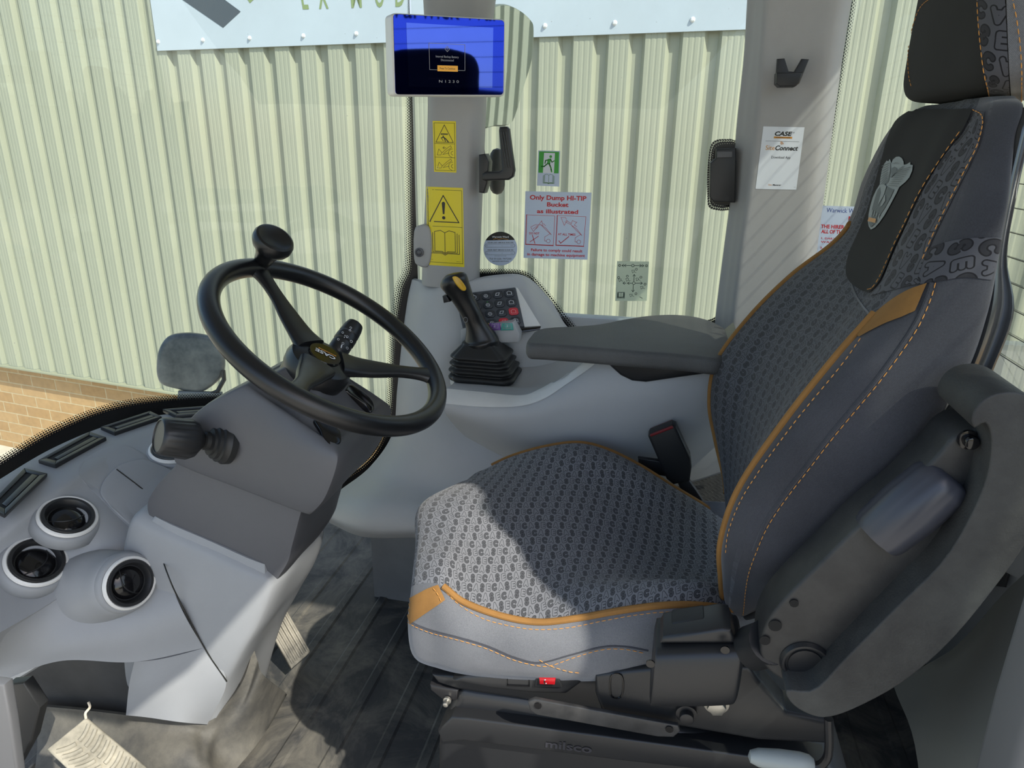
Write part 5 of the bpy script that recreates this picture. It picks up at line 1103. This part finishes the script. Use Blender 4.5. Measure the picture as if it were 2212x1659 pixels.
mb = MB(); q = smooth_px([(1318, 1470), (1322, 1458), (1332, 1455), (1342, 1459), (1346, 1472), (1345, 1495), (1340, 1506), (1331, 1508), (1321, 1504), (1318, 1492)], 30); mb.tube([PY(a, b_, .6715) for a, b_ in q], .0011, 6, closed=True); mb.build('blank_plug_outline', GLOSSB, cvp)
def bolt(px, py, y, r, par, mt, hexa=True, nm='bolt'):
    m_ = MB(); c = PY(px, py, y); m_.lathe([(.001, 0), (r*1.35, 0), (r*1.35, .003), (r, .0035)], c, (0, -1, 0), 24)
    pts = [c+V((math.cos(math.pi/3*k+.2)*r, -.003, math.sin(math.pi/3*k+.2)*r)) for k in range(6 if hexa else 20)] if hexa else [c+V((math.cos(math.pi/10*k)*r*.9, -.003, math.sin(math.pi/10*k)*r*.9)) for k in range(20)]
    m_.prism(pts, (0, -.008, 0), .0012, 2); return m_.build(nm, mt, par)
bolt(1547, 1517, .666, .0105, seat, STEEL); bolt(1483, 1540, .667, .009, seat, BLKSTEEL, False)
lk = sp('link_bar', [(1140, 1517), (1155, 1511), (1180, 1516), (1465, 1568), (1470, 1580), (1455, 1593), (1420, 1592), (1160, 1545), (1145, 1535)], .655, .006, .0015, mat('worn black link bar', srgb(36, 37, 39), .4, dust=(.05, .05, .05), vscale=30), seat)
for a, b_ in ((1162, 1524), (1446, 1575)):
    m_ = MB(); m_.lathe([(.001, 0), (.0045, 0), (.0045, .001), (.001, .001)], PY(a, b_, .6545), (0, -1, 0), 16); m_.build('pivot_hole', GLOSSB, lk)
# ---- suspension box below
sus = sp('suspension_cover', [(985, 1500), (1000, 1492), (1300, 1540), (1500, 1590), (1760, 1640), (1840, 1700), (1840, 2150), (940, 2150), (944, 1640), (945, 1595), (960, 1560)], .70, .42, .012, BLACK, seat)
susr = sp('suspension_ridge', [(945, 1580), (975, 1550), (1010, 1552), (1300, 1590), (1700, 1645), (1790, 1665), (1790, 1672), (1560, 1668), (1350, 1645), (1000, 1600), (955, 1605)], .682, .04, .010, BLACK, seat)
hsu = bvh(susr); d = Decal([(1178, 1592), (1282, 1604), (1280, 1630), (1176, 1616)], 100, 26, hsu, .0008); d.text('k', 'milsco', 50, 22, 17, 96, bold=.02)
d.build({'k': ('embossed_lettering', mat('embossed black', srgb(52, 52, 58), .3))}, susr)
fb = sp('front_bracket', [(928, 1480), (990, 1492), (985, 1515), (955, 1512), (930, 1492)], .70, .10, .003, BLKSTEEL, seat)
bolt(967, 1511, .699, .004, seat, STEEL, False)
# ---- belt retractor
ret = thing('belt_retractor', 'black rounded seat belt retractor beside the seat cushion', 'belt reel', PY(1500, 1430, .64))
mb = MB(); A_, B_ = PY(1412, 1430, .636), PY(1590, 1425, .636); ax = (B_-A_); up2 = V((0, 0, 1)); o3 = []
secs = []
for f, k in ((-.02, .8), (.0, .95), (.05, 1), (.5, 1.02), (.92, 1), (1.0, .93), (1.03, .75)):
    c = A_+ax*f; hgt = .036*k; dp = .034*k
    secs.append([c+V((0, a*dp, b_*hgt)) for a, b_ in ((-.75, 1), (-1, .7), (-1.08, 0), (-1, -.7), (-.7, -1), (0, -1.12), (.7, -1), (1, 0), (1, .8), (.75, 1), (0, 1.0))])
mb.loft(secs, 44, 30); rb = mb.build('reel_housing', BLACK, ret, ang=50)
sp('belt_slot', [(1440, 1372), (1452, 1350), (1520, 1340), (1545, 1352), (1560, 1372)], .632, .03, .006, RUBBER, ret)
sp('top_cap', [(1425, 1392), (1432, 1378), (1560, 1358), (1580, 1362), (1592, 1392)], .615, .045, .005, BLACK, ret)
for a, b_ in ((1405, 1432), (1566, 1402)):
    m_ = MB(); m_.lathe([(.001, 0), (.0045, 0), (.0045, .002), (.001, .002)], PY(a, b_, .605), (0, -1, 0), 16); m_.build('screw_hole', GLOSSB, rb)
# ---- armrest folded up beside the backrest
fa = thing('folding_armrest', 'worn black armrest folded upright on the near side of the seat', 'armrest', PY(1740, 1430, .60))
pad_in = [(1700, 1492), (1760, 1490), (1830, 1420), (1940, 1310), (2040, 1210), (2105, 1100), (2135, 1020), (2142, 950), (2130, 915), (2105, 925)]
pad_out = [(2100, 900), (2120, 868), (2155, 850), (2205, 850), (2250, 880), (2275, 960), (2265, 1050), (2225, 1160), (2150, 1270), (2050, 1390), (1950, 1475), (1850, 1530), (1790, 1550), (1750, 1545), (1712, 1522)]
q = smooth_px(pad_in+pad_out, 90); mb = MB(); mb.prism([PY(a, b_, .555) for a, b_ in q], (0, .075, 0), .016, 5); mb.build('armrest_pad', PADW, fa, ang=70)
q = smooth_px([(1652, 1440), (1642, 1400), (1655, 1350), (1690, 1300), (1780, 1210), (1865, 1128), (1950, 1060), (2025, 985), (2060, 945), (2100, 925), (2128, 922), (2138, 960), (2120, 1050), (2050, 1190), (1930, 1310), (1830, 1410), (1762, 1478), (1730, 1478), (1690, 1470)], 120)
mb = MB(); mb.prism([PY(a, b_, .585) for a, b_ in q], (0, .05, 0), .012, 4); ab = mb.build('armrest_arm', DUSTY, fa, ang=70)
mb = MB(); A_, B_ = PY(1890, 1160, .592), PY(2052, 1024, .592); ax = B_-A_; u_ = ax.normalized(); p_ = V((0, -1, 0)); q_ = u_.cross(p_); gg = []
for f, k in ((0, .6), (.02, .92), (.1, 1), (.5, 1.06), (.85, 1.0), (.97, .85), (1, .6)):
    gg.append([A_+ax*f+(p_*math.cos(2*math.pi*t/64)+q_*math.sin(2*math.pi*t/64))*(.0235*k*(1+.035*abs(math.sin(4*2*math.pi*t/64)))) for t in range(64)])
mb.grid(gg, cu=True, caps=True); mb.build('tilt_dial', mat('slate grey dial', srgb(58, 60, 68), .35), fa, ang=50)
c = PY(1739, 1431, .584); mb = MB(); mb.lathe([(.001, .003), (.0155, .003), (.0155, .001), (.0175, .001), (.019, .004), (.021, .004), (.023, 0)], c, (0, -1, 0), 36); mb.build('pivot_cap', BLACK, fa)
bolt(2090, 948, .584, .006, fa, GLOSSB, False, 'screw')
mb = MB()
for a, b_, h_ in ((1674, 1350, .006), (1715, 1302, .004), (1652, 1382, .005)): mb.lathe([(.001, 0), (h_, 0), (h_, .0015), (.001, .0015)], PY(a, b_, .5845), (0, -1, 0), 14)
mb.build('screw_holes', bpy.data.materials['vent shadow black'], ab)
mb = MB(); mb.tube([PY(1625, 1400, .62), PY(1650, 1392, .61), PY(1665, 1385, .60)], .022, 20); mb.build('pivot_shaft', BLACK, fa)
# ---- height lever
hl = thing('seat_lever', 'seat height lever with pale grey grip on a bent black rod', 'lever', PY(1690, 1640, .60))
mb = MB(); mb.tube(cr([PY(a, b_, .60) for a, b_ in ((1790, 1552), (1791, 1610), (1785, 1640), (1765, 1655), (1730, 1650))], 24), .0045, 10); mb.build('lever_rod', BLKSTEEL, hl)
A_, B_ = PY(1616, 1633, .59), PY(1758, 1652, .59); mb = MB(); Ls = (B_-A_).length
mb.lathe([(.001, 0), (.006, .002), (.009, .010), (.0105, .03), (.0105, Ls*.8), (.009, Ls-.004), (.006, Ls)], A_, B_-A_, 24); mb.build('lever_grip', mat('pale grey grip', srgb(150, 156, 154), .45), hl)
# ---------------------------------------------------------------- pedals
def pedal(name, label, quad, z0, z1, thick, mt):
    pass
acc = thing('accelerator_pedal', 'dusty grey accelerator pedal right of the steering pedestal', 'pedal', PZ(640, 1440, 0))
P4 = [PZ(548, 1300, .17), PZ(598, 1280, .17), PZ(672, 1408, .05), PZ(630, 1445, .05)]
PEDM = mat('dusty pedal rubber', srgb(66, 66, 62), .7, dust=(.30, .28, .23), vscale=14, bump=.3, bscale=200)
nr = (P4[1]-P4[0]).cross(P4[3]-P4[0]).normalized(); nr = -nr if nr.z < 0 else nr
mb = MB(); mb.prism([p-nr*.012 for p in P4], nr*.012, .003); pp = mb.build('pedal_pad', PEDM, acc)
mb = MB()
for k in range(5):
    f = .14+.18*k; a, b_ = P4[0].lerp(P4[1], f), P4[3].lerp(P4[2], f); mb.box((0, 0, 0), (.001, .001, .001)) if 0 else mb.tube([a.lerp(b_, .05)+nr*.001, a.lerp(b_, .95)+nr*.001], .0028, 6)
mb.build('pedal_ribs', PEDM, pp)
mb = MB(); mb.prism([p-nr*.05 for p in (P4[0].lerp(P4[1], .2), P4[0].lerp(P4[1], .8), P4[3].lerp(P4[2], .8), P4[3].lerp(P4[2], .2))], nr*.04, .004); mb.build('pedal_box', GLOSSB, acc)
brk = thing('brake_pedal', 'wide sunlit brake pedal with curved ribs at the lower left', 'pedal', PZ(220, 1620, 0))
P4 = [PZ(100, 1618, .17), PZ(186, 1548, .19), PZ(345, 1680, .12), PZ(250, 1760, .11)]
nr = (P4[1]-P4[0]).cross(P4[3]-P4[0]).normalized(); nr = -nr if nr.z < 0 else nr
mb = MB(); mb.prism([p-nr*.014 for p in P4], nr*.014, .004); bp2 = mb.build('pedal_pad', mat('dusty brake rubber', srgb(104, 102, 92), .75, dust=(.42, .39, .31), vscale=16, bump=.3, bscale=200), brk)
def bl(u, v): return P4[0].lerp(P4[1], u).lerp(P4[3].lerp(P4[2], u), v)
mb = MB()
for k in range(9):
    v0 = .10+.09*k
    for s0_, s1_ in ((.10, .46), (.54, .92)):
        pts = [bl(s0_+(s1_-s0_)*t/6, v0+.10*math.sin((s0_+(s1_-s0_)*t/6)*math.pi)-.04)+nr*.001 for t in range(7)]; mb.tube(pts, .0042, 6, flat=.7)
mb.build('pedal_ribs', bpy.data.materials['dusty brake rubber'], bp2)
mb = MB(); mb.tube([bl(.5, .6)-nr*.014, bl(.5, .9)-nr*.10, PZ(330, 1800, .02)], .012, 10); mb.build('pedal_arm', BLKSTEEL, brk)
mb = MB(); mb.tube(cr([PZ(186, 1552, .19), PZ(185, 1540, .20), PZ(194, 1528, .205), PZ(191, 1517, .21)], 12), .0022, 6); mb.build('zip_tie', mat('pale cable tie', srgb(200, 190, 170)), brk)
# ---------------------------------------------------------------- rear: ledge, diamond plate, outside hood, near door frame
mb = MB(); mb.prism([PX(*p) for p in ((2130, 1000, .63), (2330, 1060, .63), (2330, 1300, .63), (2130, 1200, .63))], (-.03, 0, 0), .004)
struct(mb.build('trim_4', LGREY), 'pale grey rear corner trim behind the folded armrest')
HOOD = mat('yellow bodywork', srgb(205, 150, 50), .3)
mb = MB(); mb.box((1.55, .8, .27), (1.4, 1.5, .62), None, .04, 4); o = mb.build('engine_hood', HOOD); tag(o, 'yellow engine hood outside below the rear window', 'hood')
def diamond():
    m = bpy.data.materials.new('black tread plate'); m.use_nodes = True; t = m.node_tree; N.nt = t; b = t.nodes['Principled BSDF']
    b.inputs['Base Color'].default_value = srgb(62, 62, 62); b.inputs['Metallic'].default_value = .4; b.inputs['Roughness'].default_value = .4
    u, v = uvxy(t); s = ((u+v)*60.0).fract()-.5; q = ((u-v)*30.0).fract()-.5; h = (.5-(s.abs()*2.4).max(q.abs()*1.3)).clamp()
    bp = t.nodes.new('ShaderNodeBump'); bp.inputs['Distance'].default_value = .004; t.links.new(h.v, bp.inputs['Height']); t.links.new(bp.outputs[0], b.inputs['Normal']); return m
mb = MB(); mb.add([V((.02, 1.24, .40)), V((.66, 1.24, .40)), V((.66, 1.60, .44)), V((.02, 1.60, .44)), V((.02, 1.24, .37)), V((.66, 1.24, .37)), V((.66, 1.60, .41)), V((.02, 1.60, .41))], [(0, 1, 2, 3), (7, 6, 5, 4), (0, 4, 5, 1), (1, 5, 6, 2), (2, 6, 7, 3), (3, 7, 4, 0)], [(0, 0), (.76, 0), (.76, .44), (0, .44)]*2)
o = mb.build('tread_plate', diamond(), smooth=False); tag(o, 'black diamond tread plate between the seat back and the side wall', 'plate')
DOORM = mat('door frame grey', srgb(96, 97, 99), .55, vary=.05)
mb = MB(); mb.prism([PY(a, b_, .36) for a, b_ in ((2212, 1235), (2400, 1150), (2400, 1900), (2060, 1900), (2095, 1660), (2140, 1480))], (0, -.04, 0), .008); struct(mb.build('trim_5', DOORM), 'grey near door pillar at the right edge')
mb = MB(); mb.prism([V((.30, .30, -.02)), V((.84, .30, -.02)), V((.84, .30, .60)), V((.42, .30, .60))], (0, -.03, 0), .008) if 0 else mb.skin([[PY(1930, 1480, .70), PY(2060, 1400, .66), PY(2212, 1240, .62), PY(2400, 1150, .60)], [PY(1985, 1670, .60), PY(2060, 1670, .55), PY(2212, 1670, .50), PY(2400, 1600, .48)], [PY(1990, 2100, .62), PY(2060, 2100, .55), PY(2212, 2100, .5), PY(2400, 2100, .48)]], 16, 16, thick=(.02, .02, 0))
struct(mb.build('trim_6', mat('greenish grey lower panel', srgb(96, 98, 94), .5, vary=.1)), 'smooth grey lower panel behind the seat')
mb = MB(); mb.prism([PY(a, b_, .45) for a, b_ in ((-60, 1470), (8, 1480), (22, 1560), (40, 1700), (-80, 1700))], (0, .012, 0), .003); struct(mb.build('trim_7', DOORM), 'grey edge of the near door frame at the lower left')
mb = MB(); mb.prism([PY(a, b_, .72) for a, b_ in ((14, 1480), (50, 1476), (85, 1530), (68, 1600), (35, 1660), (20, 1600))], (0, .02, 0), .003); mb.build('recess_edge', RUBBER, dash)
# ---------------------------------------------------------------- rubber mat turned up against the dash and pedestal
def up_mat():
    m = bpy.data.materials.new('dusty mat upstand'); m.use_nodes = True; t = m.node_tree; N.nt = t; b = t.nodes['Principled BSDF']
    tc = t.nodes.new('ShaderNodeTexCoord'); n = t.nodes.new('ShaderNodeTexNoise'); n.inputs['Scale'].default_value = 9; n.inputs['Detail'].default_value = 9; n.inputs['Roughness'].default_value = .7
    t.links.new(tc.outputs['Object'], n.inputs[0]); f = ((N(n.outputs[0])-.35)*2.4).clamp()
    t.links.new(mixcol(t, f, srgb(60, 60, 59), srgb(110, 107, 98)), b.inputs['Base Color']); b.inputs['Roughness'].default_value = .75
    bp = t.nodes.new('ShaderNodeBump'); bp.inputs['Distance'].default_value = .006; bp.inputs['Strength'].default_value = .5; t.links.new(n.outputs[0], bp.inputs['Height']); t.links.new(bp.outputs[0], b.inputs['Normal']); return m
mb = MB()
mb.skin([R_((66, 1524, .84), (180, 1534, .835), (300, 1548, .83), (400, 1558, .84), (446, 1562, .86), (490, 1520, .88), (525, 1470, .91), (548, 1400, .93)),
         R_((74, 1545, .835), (180, 1556, .83), (300, 1572, .825), (400, 1580, .835), (440, 1590, .85), (478, 1560, .875), (530, 1500, .91), (556, 1425, .93)),
         R_((80, 1620, .80), (180, 1640, .79), (300, 1650, .78), (400, 1650, .79), (446, 1650, .81), (470, 1620, .86), (528, 1545, .90), (570, 1460, .92)),
         [PZ(60, 1760, .012), PZ(180, 1760, .012), PZ(300, 1760, .012), PZ(400, 1730, .012), PZ(470, 1700, .012), PZ(520, 1650, .012), PZ(575, 1580, .012), PZ(620, 1500, .012)]], 70, 30, thick=(-.01, .01, -.006))
o = mb.build('mat_upstand', up_mat(), ang=60); tag(o, 'dusty grey rubber mat edge turned up below the dashboard', 'mat')
